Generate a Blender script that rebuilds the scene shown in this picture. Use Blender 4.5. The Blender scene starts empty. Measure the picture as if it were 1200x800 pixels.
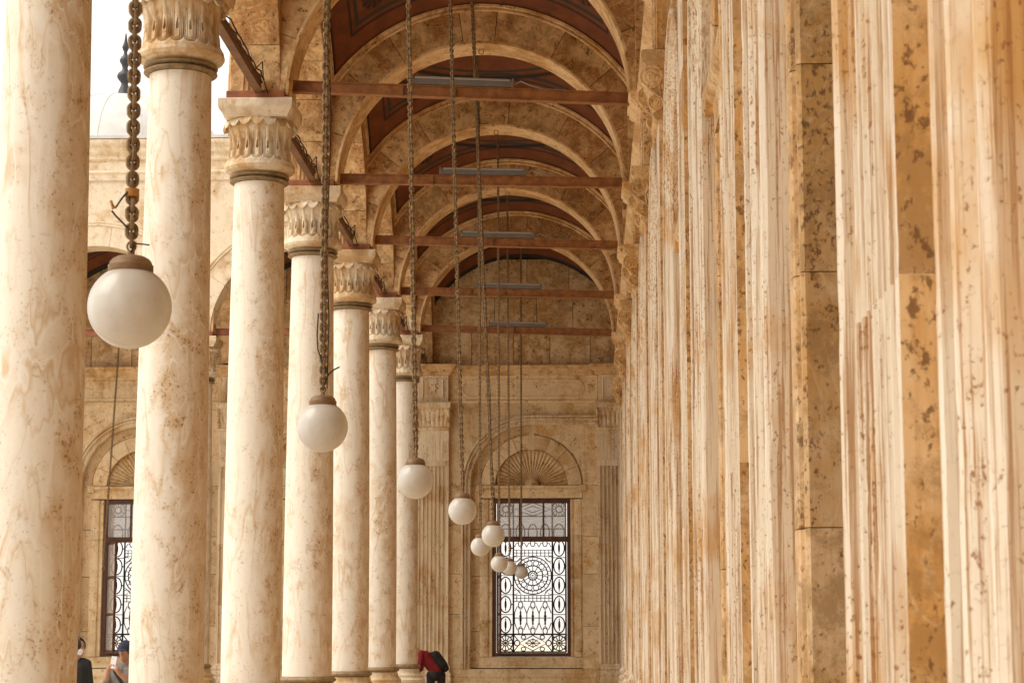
import bpy, bmesh, math, random
from mathutils import Vector, Matrix, noise as mnoise
R = math.radians
random.seed(7)
sc = bpy.context.scene
col = sc.collection

# ------------------------------------------------------------------ camera
F, YAW, PITCH, EYE = 2404.4, .0375, .144, 1.6
cam = bpy.data.cameras.new('camera')
cam.sensor_width = 36.0
cam.lens = 36.0 * F / 1200.0
cam.clip_start, cam.clip_end = .05, 6000
cam.dof.use_dof = True
cam.dof.focus_distance = 24.0
cam.dof.aperture_fstop = 15.0
co = bpy.data.objects.new('camera', cam)
col.objects.link(co)
co.location = (0, 0, EYE)
co.rotation_euler = (math.pi / 2 + PITCH, 0, YAW)
sc.camera = co

# ------------------------------------------------------------------ sky, sun, exposure
SUN_EL, SUN_AZ = R(56), R(252)          # azimuth measured clockwise from +Y: from the courtyard, a little behind
w = bpy.data.worlds.new('World'); sc.world = w; w.use_nodes = True
nt = w.node_tree; nt.nodes.clear()
sky = nt.nodes.new('ShaderNodeTexSky'); sky.sky_type = 'NISHITA'; sky.sun_disc = False
sky.sun_elevation = SUN_EL; sky.sun_rotation = SUN_AZ
sky.air_density = 1.0; sky.dust_density = 1.6; sky.ozone_density = 0.6
hs = nt.nodes.new('ShaderNodeHueSaturation'); hs.inputs['Saturation'].default_value = .08
bg = nt.nodes.new('ShaderNodeBackground'); bg.inputs['Strength'].default_value = .15
ow = nt.nodes.new('ShaderNodeOutputWorld')
ov = nt.nodes.new('ShaderNodeMix'); ov.data_type = 'RGBA'; ov.inputs[0].default_value = .6      # even cloud layer over the clear sky
ov.inputs[7].default_value = (4.85, 4.4, 3.9, 1)
nt.links.new(sky.outputs[0], hs.inputs['Color']); nt.links.new(hs.outputs[0], ov.inputs[6]); nt.links.new(ov.outputs[2], bg.inputs['Color'])
nt.links.new(bg.outputs[0], ow.inputs['Surface'])
sl = bpy.data.lights.new('sun', 'SUN'); sl.energy = 1.4; sl.angle = R(55); sl.color = (1, .90, .76)
so = bpy.data.objects.new('sun', sl); col.objects.link(so)
sd = Vector((math.sin(SUN_AZ) * math.cos(SUN_EL), math.cos(SUN_AZ) * math.cos(SUN_EL), math.sin(SUN_EL)))
so.rotation_euler = sd.to_track_quat('Z', 'Y').to_euler()
so.location = (-30, -15, 40)
vs = sc.view_settings
vs.view_transform = 'Standard'; vs.look = 'None'; vs.gamma = 1; vs.exposure = .9
sc.render.engine = 'CYCLES'
sc.cycles.use_denoising = True
sc.cycles.max_bounces = 6; sc.cycles.diffuse_bounces = 4; sc.cycles.glossy_bounces = 2; sc.cycles.use_adaptive_sampling = True; sc.cycles.adaptive_threshold = .02; sc.cycles.use_light_tree = False; sc.cycles.transparent_max_bounces = 12
sc.cycles.sample_clamp_indirect = 8

# ------------------------------------------------------------------ pixel helper (distance always comes from a known plane)
def at(x, y, Y):
    a = (x - 600) / F; b = (400 - y) / F
    cp, sp, c, s = math.cos(PITCH), math.sin(PITCH), math.cos(YAW), math.sin(YAW)
    fy = cp - sp * b; z = sp + cp * b
    rx, ry = a * c - fy * s, a * s + fy * c
    t = Y / ry
    return Vector((rx * t, Y, z * t + EYE))

# ------------------------------------------------------------------ materials
class N:
    """tiny node helper"""
    def __init__(s, name):
        s.m = bpy.data.materials.new(name); s.m.use_nodes = True
        s.t = s.m.node_tree; s.t.nodes.clear()
        s.out = s.t.nodes.new('ShaderNodeOutputMaterial')
        s.b = s.t.nodes.new('ShaderNodeBsdfPrincipled')
        s.t.links.new(s.b.outputs[0], s.out.inputs[0])
    def n(s, typ, **kw):
        o = s.t.nodes.new('ShaderNode' + typ)
        for k, v in kw.items(): setattr(o, k, v)
        return o
    def l(s, a, b): s.t.links.new(a, b)
    def math(s, op, a, b=None, c=None, clamp=False):
        o = s.n('Math', operation=op); o.use_clamp = clamp
        for i, v in enumerate((a, b, c)):
            if v is None: continue
            if isinstance(v, (int, float)): o.inputs[i].default_value = v
            else: s.l(v, o.inputs[i])
        return o.outputs[0]
    def noise(s, vec, scale, detail=3, rough=.55, dist=0):
        o = s.n('TexNoise'); s.l(vec, o.inputs['Vector'])
        o.inputs['Scale'].default_value = scale; o.inputs['Detail'].default_value = detail
        o.inputs['Roughness'].default_value = rough; o.inputs['Distortion'].default_value = dist
        return o.outputs['Fac']
    def ramp(s, fac, pts):
        o = s.n('ValToRGB'); s.l(fac, o.inputs[0]); cr = o.color_ramp
        while len(cr.elements) < len(pts): cr.elements.new(.5)
        for e, (p, c) in zip(cr.elements, pts):
            e.position = p; e.color = (*c, 1) if isinstance(c, tuple) else (c, c, c, 1)
        return o.outputs[0]
    def mix(s, f, a, b, mode='MIX'):
        o = s.n('Mix', data_type='RGBA', blend_type=mode)
        for i, v in ((0, f), (6, a), (7, b)):
            if isinstance(v, (int, float)): o.inputs[i].default_value = v
            elif isinstance(v, tuple): o.inputs[i].default_value = (*v, 1)
            else: s.l(v, o.inputs[i])
        return o.outputs[2]
    def coords(s, rnd=True, scale=(1, 1, 1)):
        tc = s.n('TexCoord'); v = tc.outputs['Object']
        if rnd:
            oi = s.n('ObjectInfo')
            m = s.n('VectorMath', operation='MULTIPLY_ADD')
            cx = s.n('CombineXYZ')
            for i, k in enumerate((37.0, 91.0, 53.0)): s.l(s.math('MULTIPLY', oi.outputs['Random'], k), cx.inputs[i])
            a = s.n('VectorMath', operation='ADD'); s.l(v, a.inputs[0]); s.l(cx.outputs[0], a.inputs[1]); v = a.outputs[0]
        if scale != (1, 1, 1):
            q = s.n('VectorMath', operation='MULTIPLY'); s.l(v, q.inputs[0]); q.inputs[1].default_value = scale; v = q.outputs[0]
        return v
    def bump(s, h, strength=.3, dist=.02):
        o = s.n('Bump'); o.inputs['Strength'].default_value = strength; o.inputs['Distance'].default_value = dist
        s.l(h, o.inputs['Height']); s.l(o.outputs[0], s.b.inputs['Normal'])

def plain(name, c, rough=.6, metal=0, var=.25, scale=6, bump=0, c2=None, spec=.5):
    k = N(name); v = k.coords()
    f = k.noise(v, scale, 4, .6)
    c2 = c2 or tuple(x * (1 - var) for x in c)
    k.l(k.ramp(f, [(.35, c2), (.65, c)]), k.b.inputs['Base Color'])
    k.b.inputs['Roughness'].default_value = rough; k.b.inputs['Metallic'].default_value = metal
    k.b.inputs['Specular IOR Level'].default_value = spec
    if bump: k.bump(k.noise(v, scale * 5, 4), bump, .01)
    return k.m

def alabaster(name, cream, tan, brown, zs=.35, vein=1.0, pits=.5, patch=.5, rough=.5, veins=.5, pitscale=26, side_tan=None, streak=0.0, bump=.3, big=.7, mz=.0, grime_=.55, rust=(.50, .235, .06), blotch=(.27, .15, .05), tone=.0, fine=1.0, dist=.7, sfreq=34):
    """veined, pitted honey alabaster: onyx-like bands, tan clouds, small brown solution pits"""
    k = N(name)
    P = k.coords()
    def sc_(v3):
        q = k.n('VectorMath', operation='MULTIPLY'); k.l(P, q.inputs[0]); q.inputs[1].default_value = v3; return q.outputs[0]
    PS = sc_((1, 1, zs))
    n1 = k.noise(PS, 1.7 * vein, 4, .52, dist)                       # vein parameter
    n2 = k.noise(P, 1.25, 4, .62, .4)                             # clouds
    n3 = k.noise(sc_((1, 1, max(zs, mz))), 6.0, 5, .68, .3)                             # mottling
    line = k.math('POWER', k.math('PINGPONG', k.math('MULTIPLY', n1, 19.0 * fine), 1.0), 4.0 + 3 * (fine > 1))
    band2 = k.math('POWER', k.math('PINGPONG', k.math('MULTIPLY_ADD', n1, 12.0 * fine, .37), 1.0), 2.5 + 2 * (fine > 1))
    cloud = k.ramp(k.math('MULTIPLY_ADD', n3, .35, k.math('MULTIPLY', n2, .75)), [(.62 - patch * .22, 0.0), (.74 - patch * .22, 1.0)])
    if side_tan:                                                     # shaft is paler on one side and tan on the other, ragged edge
        ob = k.n('TexCoord').outputs['Object']; sp = k.n('SeparateXYZ'); k.l(ob, sp.inputs[0])
        wv = k.math('ADD', k.math('MULTIPLY', sp.outputs[0], side_tan[0]), k.math('MULTIPLY', sp.outputs[1], side_tan[1]))
        wv = k.math('ADD', wv, k.math('MULTIPLY', k.math('SUBTRACT', n1, .5), 1.9))
        wv = k.math('ADD', wv, k.math('MULTIPLY', k.math('SUBTRACT', n3, .5), .55))
        wm = k.ramp(wv, [(.02, 0.0), (.24, 1.0)])
        cloud = k.math('MAXIMUM', k.math('MULTIPLY', cloud, .4), k.math('MULTIPLY', wm, k.ramp(n3, [(.3, .15), (.62, .85)])))
    c = k.mix(cloud, cream, tan)
    zone = k.ramp(n2, [(.42, 0.0), (.56, 1.0)])
    c = k.mix(k.math('MULTIPLY', band2, k.math('MULTIPLY_ADD', zone, veins * .45, veins * .2)), c, tan)
    c = k.mix(k.math('MULTIPLY', line, k.math('MULTIPLY_ADD', zone, veins * .45, veins * .25)), c, tuple(min(1, x * y) for x, y in zip(cream, (1.05, 1.08, 1.12))))
    grime = k.ramp(n3, [(.55, 0.0), (.72, grime_)])
    c = k.mix(k.math('MULTIPLY', grime, k.ramp(n1, [(.4, .25), (.6, 1.0)])), c, tuple(x * .6 + y * .4 for x, y in zip(tan, brown)))
    if streak:                                                      # dirt lying in long vertical runs
        st = k.noise(sc_((sfreq, sfreq, sfreq * .018)), 1.0, 4, .7)
        c = k.mix(k.math('MULTIPLY', k.ramp(st, [(.50, 0.0), (.58, streak)]), k.ramp(n3, [(.3, .35), (.6, 1.0)])), c, rust)
    pn = k.noise(sc_((1, 1, .8)), pitscale, 4, .66, .1)
    th = k.math('MULTIPLY_ADD', n3, -.55, .955 - pits * .1)
    pit = k.math('MULTIPLY', k.math('SUBTRACT', pn, th), 12.0, clamp=True)
    if big:                                                         # olive-brown crust left in patches
        bl = k.ramp(k.noise(P, 4.2, 8, .80, .2), [(.47, 0.0), (.57, 1.0)])
        c = k.mix(k.math('MULTIPLY', bl, big), c, blotch)
    if side_tan: pit = k.math('MULTIPLY', pit, k.math('MULTIPLY_ADD', wm, .6, .4))
    c = k.mix(k.math('MULTIPLY', pit, .85), c, brown)
    if tone:                                                        # stones differ from block to block
        tv = k.math('MULTIPLY_ADD', k.n('ObjectInfo').outputs['Random'], tone, 1 - tone * .6)
        cx = k.n('CombineXYZ')
        for q, pw in enumerate((1.0, 1.15, 1.4)): k.l(k.math('POWER', tv, pw), cx.inputs[q])
        c = k.mix(1.0, c, cx.outputs[0], 'MULTIPLY')
    k.l(c, k.b.inputs['Base Color'])
    k.b.inputs['Roughness'].default_value = rough
    k.b.inputs['Specular IOR Level'].default_value = .35
    if bump: k.bump(k.math('SUBTRACT', k.math('MULTIPLY', n3, .5), k.math('MULTIPLY', k.math('SUBTRACT', pn, .56), 4.0, clamp=True)), bump, .01)
    return k.m

CREAM, TAN, BROWN = (.78, .68, .54), (.52, .33, .165), (.20, .095, .035)
M = {}
M['column'] = alabaster('column_alabaster', (.79, .735, .635), (.60, .43, .25), (.30, .165, .065), zs=.24, pits=.85, patch=.3, veins=1.25, rough=.62, pitscale=42, side_tan=(1.7, .5), mz=.75, big=.0, grime_=.35, fine=1.7, dist=.35, tone=.06)
M['capital'] = alabaster('capital_alabaster', (.77, .665, .505), (.56, .37, .18), BROWN, pits=.4, patch=.5, veins=.15, rough=.65, pitscale=45, big=.25)
M['front'] = alabaster('front_alabaster', (.84, .73, .56), (.64, .46, .26), (.27, .13, .045), zs=.8, pits=.35, patch=.3, veins=.15, rough=.6, pitscale=30, big=.15, tone=.08)
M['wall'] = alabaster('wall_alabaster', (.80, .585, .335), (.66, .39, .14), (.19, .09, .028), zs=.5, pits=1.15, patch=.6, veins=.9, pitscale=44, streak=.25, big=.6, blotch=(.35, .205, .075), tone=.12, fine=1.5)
M['fluted'] = alabaster('pilaster_alabaster', (.86, .785, .645), (.68, .42, .17), (.34, .14, .035), zs=.12, pits=.8, patch=.28, veins=.3, pitscale=62, streak=.95, big=.0, rust=(.44, .225, .075), sfreq=70, bump=.4)
M['endpil'] = alabaster('end_pilaster_alabaster', (.88, .75, .55), (.68, .46, .235), (.25, .12, .04), zs=.15, pits=.7, patch=.3, veins=.3, pitscale=30, streak=.5, big=.0, rust=(.46, .26, .10), tone=.1)
M['endwall'] = alabaster('end_wall_alabaster', (.88, .70, .445), (.68, .43, .18), (.20, .095, .03), zs=.8, pits=.7, patch=.35, veins=.7, pitscale=26, streak=.2, big=.22, rust=(.46, .26, .10), blotch=(.40, .24, .10), grime_=.35, tone=.22)
M['arch'] = alabaster('arch_alabaster', (.77, .53, .27), (.46, .235, .08), (.13, .055, .014), zs=1, pits=.95, patch=.65, veins=.9, vein=1.8, pitscale=26, big=.5, blotch=(.23, .11, .033), tone=.25)
M['moulding'] = alabaster('arch_moulding_alabaster', (.84, .60, .335), (.58, .33, .12), (.19, .08, .02), zs=1, pits=.8, patch=.45, veins=.2, pitscale=26, big=.35)
M['lunette'] = alabaster('lunette_alabaster', (.86, .66, .40), (.60, .36, .145), (.17, .075, .022), zs=.9, pits=.9, patch=.5, veins=1.0, vein=1.5, pitscale=20, big=.45, blotch=(.34, .185, .07), tone=.1)
M['joint'] = plain('joint_mortar', (.30, .19, .09), .95, var=.3)
M['joint_dark'] = plain('dark_joint', (.10, .055, .025), .95, var=.3)
M['bronze'] = plain('aged_bronze', (.34, .225, .11), .6, .1, .45, 14, .2, (.17, .125, .065))
M['iron'] = plain('red_oxide_iron', (.38, .155, .042), .65, 0, .3, 9, .2, (.20, .075, .022))
M['iron2'] = plain('brown_iron_tie', (.24, .115, .05), .7, 0, .35, 5, .15, (.13, .065, .03))
M['plate'] = plain('red_plate', (.37, .125, .05), .7, 0, .35, 9, .15, (.20, .075, .035))
M['chain'] = plain('rusty_chain', (.32, .22, .11), .7, .1, .45, 30, .2, (.15, .09, .04))
M['cap'] = plain('lamp_gallery', (.30, .185, .095), .6, .2, .35, 20, .1)
M['wood'] = plain('dark_window_wood', (.12, .042, .018), .55, 0, .4, 8)
M['grille'] = plain('black_green_iron', (.016, .019, .016), .6, .1, .4, 8)
M['cable'] = plain('dark_cable', (.03, .02, .015), .7, 0, .3)
M['tape'] = plain('orange_tape', (.55, .26, .05), .6, 0, .3, 20)
M['grey'] = plain('grey_lamp_housing', (.19, .178, .16), .55, .1, .2, 8)
M['tube'] = plain('unlit_tube', (.36, .35, .33), .3, 0, .1)
M['lead'] = plain('pale_lead_roof', (.66, .65, .63), .6, 0, .18, 2.2, .1)
M['finial'] = plain('dark_finial', (.06, .058, .062), .45, .4, .3)
M['floor'] = alabaster('floor_marble', (.72, .62, .49), (.56, .42, .27), BROWN, zs=1, pits=.2, patch=.5, veins=.3)
M['ground'] = plain('courtyard_stone', (.66, .585, .48), .8, 0, .12, .6, .1)
# milky globe
k = N('opal_glass'); v = k.coords()
gz = k.n('SeparateXYZ'); k.l(k.n('TexCoord').outputs['Object'], gz.inputs[0])
dust = k.math('MULTIPLY', k.ramp(gz.outputs[2], [(0.02, 0.0), (.13, 1.0)]), k.ramp(k.noise(v, 9, 4, .6), [(.3, .2), (.7, .8)]))
k.l(k.mix(k.math('MAXIMUM', dust, k.ramp(k.noise(v, 5, 5, .7), [(.45, .0), (.75, .45)])), (.68, .68, .65), (.47, .385, .26)), k.b.inputs['Base Color'])
k.b.inputs['Roughness'].default_value = .22; k.b.inputs['Subsurface Weight'].default_value = .1
k.b.inputs['Subsurface Radius'].default_value = (.05, .045, .04); M['opal'] = k.m
# frosted upper panes
k = N('frosted_pane'); k.t.nodes.remove(k.b)
tr = k.n('BsdfTransparent'); tr.inputs[0].default_value = (.93, .92, .92, 1)
df = k.n('BsdfPrincipled'); df.inputs['Base Color'].default_value = (.55, .52, .5, 1); df.inputs['Roughness'].default_value = .12
mx = k.n('MixShader'); mx.inputs[0].default_value = .5
k.l(tr.outputs[0], mx.inputs[1]); k.l(df.outputs[0], mx.inputs[2]); k.l(mx.outputs[0], k.out.inputs[0]); M['pane'] = k.m
# painted vault: rust field, dark bands along the arches, ring and rosettes (flat paint)
k = N('painted_vault')
ob = k.n('TexCoord').outputs['Object']; sp = k.n('SeparateXYZ'); k.l(ob, sp.inputs[0])
ax = k.math('ABSOLUTE', sp.outputs[0]); ay = k.math('ABSOLUTE', sp.outputs[1])
e = k.math('MAXIMUM', k.math('DIVIDE', ax, 1.95), k.math('DIVIDE', ay, 2.0))
rho = k.math('SQRT', k.math('ADD', k.math('MULTIPLY', ax, ax), k.math('MULTIPLY', ay, ay)))
DK, TEAL, RUST, RUST2 = (.016, .011, .008), (.04, .036, .026), (.22, .062, .014), (.12, .034, .009)
fld = k.mix(k.ramp(k.noise(ob, 4, 5, .65), [(.35, 0.0), (.7, 1.0)]), RUST, RUST2)
def bandmask(val, a, b, s=.012):
    return k.math('MULTIPLY', k.math('MULTIPLY', k.math('SUBTRACT', val, a), 1 / s, clamp=True),
                  k.math('MULTIPLY', k.math('SUBTRACT', b, val), 1 / s, clamp=True))
c = fld
for a, b, cc in ((.80, .835, TEAL), (.845, .87, DK), (.965, 1.2, DK)):
    c = k.mix(bandmask(e, a, b), c, cc)
for a, b, cc in ((1.66, 1.74, DK), (1.56, 1.62, TEAL), (1.2, 1.27, DK), (.72, .80, TEAL), (.42, .52, DK)):
    c = k.mix(bandmask(rho, a, b, .02), c, cc)
ang = k.math('ARCTAN2', sp.outputs[1], sp.outputs[0])
pet = k.math('ABSOLUTE', k.math('SINE', k.math('MULTIPLY', ang, 6.0)))
pr = k.math('MULTIPLY_ADD', pet, .32, .82)
c = k.mix(bandmask(k.math('SUBTRACT', rho, pr), -.035, .035, .015), c, TEAL)
dx = k.math('SUBTRACT', ax, 1.36); dy = k.math('SUBTRACT', ay, 1.42)
dr = k.math('SQRT', k.math('ADD', k.math('MULTIPLY', dx, dx), k.math('MULTIPLY', dy, dy)))
da = k.math('ABSOLUTE', k.math('SINE', k.math('MULTIPLY', k.math('ARCTAN2', dy, dx), 5.0)))
c = k.mix(k.math('MULTIPLY', bandmask(dr, -.1, k_ := .16, .02), k.math('MULTIPLY_ADD', da, .7, .25)), c, DK)
k.l(c, k.b.inputs['Base Color']); k.b.inputs['Roughness'].default_value = .7; M['vault'] = k.m

# ------------------------------------------------------------------ geometry helpers
class G:
    def __init__(s): s.v = []; s.f = []
    def add(s, v, f):
        o = len(s.v); s.v += [tuple(p) for p in v]; s.f += [tuple(i + o for i in q) for q in f]; return s
    def box(s, x0, x1, y0, y1, z0, z1):
        return s.add([(x0, y0, z0), (x1, y0, z0), (x1, y1, z0), (x0, y1, z0), (x0, y0, z1), (x1, y0, z1), (x1, y1, z1), (x0, y1, z1)],
                     [(3, 2, 1, 0), (4, 5, 6, 7), (0, 1, 5, 4), (1, 2, 6, 5), (2, 3, 7, 6), (3, 0, 4, 7)])
    def bevbox(s, x0, x1, y0, y1, z0, z1, b=.006):
        """box with chamfered edges"""
        V = []; idx = {}
        X, Y, Z = (x0, x1), (y0, y1), (z0, z1)
        for i in (0, 1):
            for j in (0, 1):
                for l in (0, 1):
                    sx, sy, sz = (1 if i == 0 else -1), (1 if j == 0 else -1), (1 if l == 0 else -1)
                    idx[i, j, l] = len(V)
                    V += [(X[i], Y[j] + sy * b, Z[l] + sz * b), (X[i] + sx * b, Y[j], Z[l] + sz * b), (X[i] + sx * b, Y[j] + sy * b, Z[l])]
        q = lambda a, o: idx[a] + o
        Fc = []
        for i in (0, 1): Fc.append((q((i, 0, 0), 0), q((i, 1, 0), 0), q((i, 1, 1), 0), q((i, 0, 1), 0)))
        for j in (0, 1): Fc.append((q((0, j, 0), 1), q((1, j, 0), 1), q((1, j, 1), 1), q((0, j, 1), 1)))
        for l in (0, 1): Fc.append((q((0, 0, l), 2), q((1, 0, l), 2), q((1, 1, l), 2), q((0, 1, l), 2)))
        for a in (0, 1):
            for bb in (0, 1):
                Fc.append((q((a, bb, 0), 0), q((a, bb, 1), 0), q((a, bb, 1), 1), q((a, bb, 0), 1)))
                Fc.append((q((a, 0, bb), 0), q((a, 1, bb), 0), q((a, 1, bb), 2), q((a, 0, bb), 2)))
                Fc.append((q((0, a, bb), 1), q((1, a, bb), 1), q((1, a, bb), 2), q((0, a, bb), 2)))
        for key in idx: Fc.append((idx[key], idx[key] + 1, idx[key] + 2))
        return s.add(V, Fc)
    def lathe(s, prof, n=48, cx=0, cy=0):
        V = [(cx + r * math.cos(2 * math.pi * i / n), cy + r * math.sin(2 * math.pi * i / n), z) for r, z in prof for i in range(n)]
        Fc = [(j * n + i, j * n + (i + 1) % n, (j + 1) * n + (i + 1) % n, (j + 1) * n + i) for j in range(len(prof) - 1) for i in range(n)]
        Fc += [tuple(range(n))[::-1], tuple((len(prof) - 1) * n + i for i in range(n))]
        return s.add(V, Fc)
    def tube(s, pts, r, n=5, r2=None, closed=False):
        pts = [Vector(p) for p in pts]; V = []; m = len(pts)
        for i, p in enumerate(pts):
            a = pts[(i - 1) % m] if (closed or i > 0) else p
            b = pts[(i + 1) % m] if (closed or i < m - 1) else p
            t = (b - a).normalized() if (b - a).length > 1e-9 else Vector((0, 0, 1))
            up = Vector((0, 1, 0)) if abs(t.y) < .9 else Vector((1, 0, 0))
            x = t.cross(up).normalized(); y = x.cross(t)
            rr = r if not isinstance(r, (list, tuple)) else r[i]
            for q in range(n):
                an = 2 * math.pi * q / n
                V.append(p + x * rr * math.cos(an) + y * (r2 or rr) * math.sin(an))
        Fc = []
        for j in range(m if closed else m - 1):
            for i in range(n):
                a, b = j * n, ((j + 1) % m) * n
                Fc.append((a + i, a + (i + 1) % n, b + (i + 1) % n, b + i))
        if not closed: Fc += [tuple(range(n))[::-1], tuple((m - 1) * n + i for i in range(n))]
        return s.add(V, Fc)
    def prism(s, poly, y0, y1):
        """polygon in (x,z) extruded in y"""
        n = len(poly)
        V = [(x, y0, z) for x, z in poly] + [(x, y1, z) for x, z in poly]
        Fc = [tuple(range(n)), tuple(range(2 * n - 1, n - 1, -1))] + [((i + 1) % n, i, n + i, n + (i + 1) % n) for i in range(n)]
        return s.add(V, Fc)
    def extr_u(s, prof, u0, u1):
        """profile of (v,z) swept straight along the wall; v out of the wall = -y"""
        n = len(prof)
        V = [(u0, -v, z) for v, z in prof] + [(u1, -v, z) for v, z in prof]
        Fc = [(i, (i + 1) % n, n + (i + 1) % n, n + i) for i in range(n)] + [tuple(range(n))[::-1], tuple(range(n, 2 * n))]
        return s.add(V, Fc)
    def sweep(s, path, prof):
        """path of (u,z,nu,nz); profile of (d,v): d outward along the normal, v out of the wall"""
        n = len(prof)
        V = [(u + nu * d, -v, z + nz * d) for u, z, nu, nz in path for d, v in prof]
        Fc = [(j * n + i, j * n + (i + 1) % n, (j + 1) * n + (i + 1) % n, (j + 1) * n + i) for j in range(len(path) - 1) for i in range(n)]
        Fc += [tuple(range(n))[::-1], tuple((len(path) - 1) * n + i for i in range(n))]
        return s.add(V, Fc)
    def vouss(s, cx, cz, r0, r1, a0, a1, y0, y1, k=4, gap=.004):
        """one wedge stone of an arch ring"""
        ins = [(cx + r0 * math.cos(t), cz + r0 * math.sin(t)) for t in [a0 + gap / r0 + (a1 - a0 - 2 * gap / r0) * i / k for i in range(k + 1)]]
        outs = [(cx + r1 * math.cos(t), cz + r1 * math.sin(t)) for t in [a0 + gap / r1 + (a1 - a0 - 2 * gap / r1) * i / k for i in range(k + 1)]]
        b = .007; V = []
        for yy, sh in ((y0, b), (y0 + b, 0), (y1 - b, 0), (y1, b)):
            for (x, z), (x2, z2) in zip(ins, outs):
                d = math.hypot(x2 - x, z2 - z); ux, uz = (x2 - x) / d, (z2 - z) / d
                V += [(x + ux * sh, yy, z + uz * sh), (x2 - ux * sh, yy, z2 - uz * sh)]
        m = 2 * (k + 1); Fc = []
        for i in range(k):
            a = 2 * i
            Fc.append((a, a + 2, a + 3, a + 1)); c = 3 * m + a; Fc.append((c + 1, c + 3, c + 2, c))
            for L in range(3):
                p, q = L * m + a, (L + 1) * m + a
                Fc.append((p, q, q + 2, p + 2)); Fc.append((p + 1, p + 3, q + 3, q + 1))
        for L in range(3):
            p, q = L * m, (L + 1) * m
            Fc.append((p, p + 1, q + 1, q)); p += 2 * k; q += 2 * k; Fc.append((p + 1, p, q, q + 1))
        return s.add(V, Fc)
    def worn(s, amp=.0006, chip=.0022, f=38.0, seed=0.0):
        for i, p in enumerate(s.v):
            v_ = Vector(p); q = v_ * f + Vector((seed, 0, 0)); n_ = mnoise.noise_vector(q) * amp
            c_ = mnoise.noise(v_ * 9.0 + Vector((seed, 3, 7)))
            if c_ > .32: n_ += Vector((0, chip * min(1, (c_ - .32) * 5), 0))
            s.v[i] = tuple(v_ + n_)
        return s
    def mesh(s, name, mat, smooth=None):
        me = bpy.data.meshes.new(name); me.from_pydata(s.v, [], s.f); me.validate()
        b = bmesh.new(); b.from_mesh(me); bmesh.ops.recalc_face_normals(b, faces=b.faces)
        if smooth is not None:
            for fc in b.faces: fc.smooth = True
            for ed in b.edges:
                if len(ed.link_faces) == 2 and ed.calc_face_angle(0) > R(smooth): ed.smooth = False
        b.to_mesh(me); b.free()
        for m_ in (mat if isinstance(mat, (list, tuple)) else [mat]): me.materials.append(m_)
        return me

def inst(name, me, parent=None, loc=(0, 0, 0), rz=0.0, rot=None):
    o = bpy.data.objects.new(name, me); col.objects.link(o)
    o.location = loc; o.rotation_euler = rot if rot else (0, 0, rz)
    if parent: o.parent = parent
    return o
def obj(name, g, mat, parent=None, loc=(0, 0, 0), rz=0.0, smooth=None):
    return inst(name, g.mesh(name, mat, smooth), parent, loc, rz)
def tag(o, label, cat, group=None):
    o['label'] = label; o['category'] = cat
    if group: o['group'] = group
    return o
def thing(name, label, cat, loc=(0, 0, 0), rz=0.0, group=None):
    return tag(inst(name, None, None, loc, rz), label, cat, group)
def struct(o): o['kind'] = 'structure'; return o
ORD = {1: 'first', 2: 'second', 3: 'third', 4: 'fourth', 5: 'fifth', 6: 'sixth', 7: 'seventh', 8: 'eighth', 9: 'ninth', 10: 'tenth'}

# ------------------------------------------------------------------ plan of the place (metres; camera stands at the origin)
S = 4.4                     # bay length of the gallery
XC = -3.61                  # column row
XW = .72                    # face of the inner wall
YE = 44.0                   # face of the end wall
ZS = 7.49                   # springing of all arches
ZTOP = 11.35                # parapet
XV = -1.40                  # vault axis
COLY = [S * i for i in range(1, 10)]        # 4.4 .. 39.6
PX = [-7.63, -11.68, -15.73]                # columns of the cross gallery, in line with the last column
PXB = [-5.62, -9.655, -13.705]              # its bay centres
YP = 39.6

# ground and floors
g = G(); g.add([(-3000, -3000, -.02), (3000, -3000, -.02), (3000, 3000, -.02), (-3000, 3000, -.02)], [(0, 1, 2, 3)])
struct(obj('ground', g, M['ground']))
g = G(); g.box(-4.3, .9, -11, 44.2, -.01, 0); g.box(-20, -4.3, 38.9, 44.2, -.01, 0)
struct(obj('gallery_floor', g, M['floor']))

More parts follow.
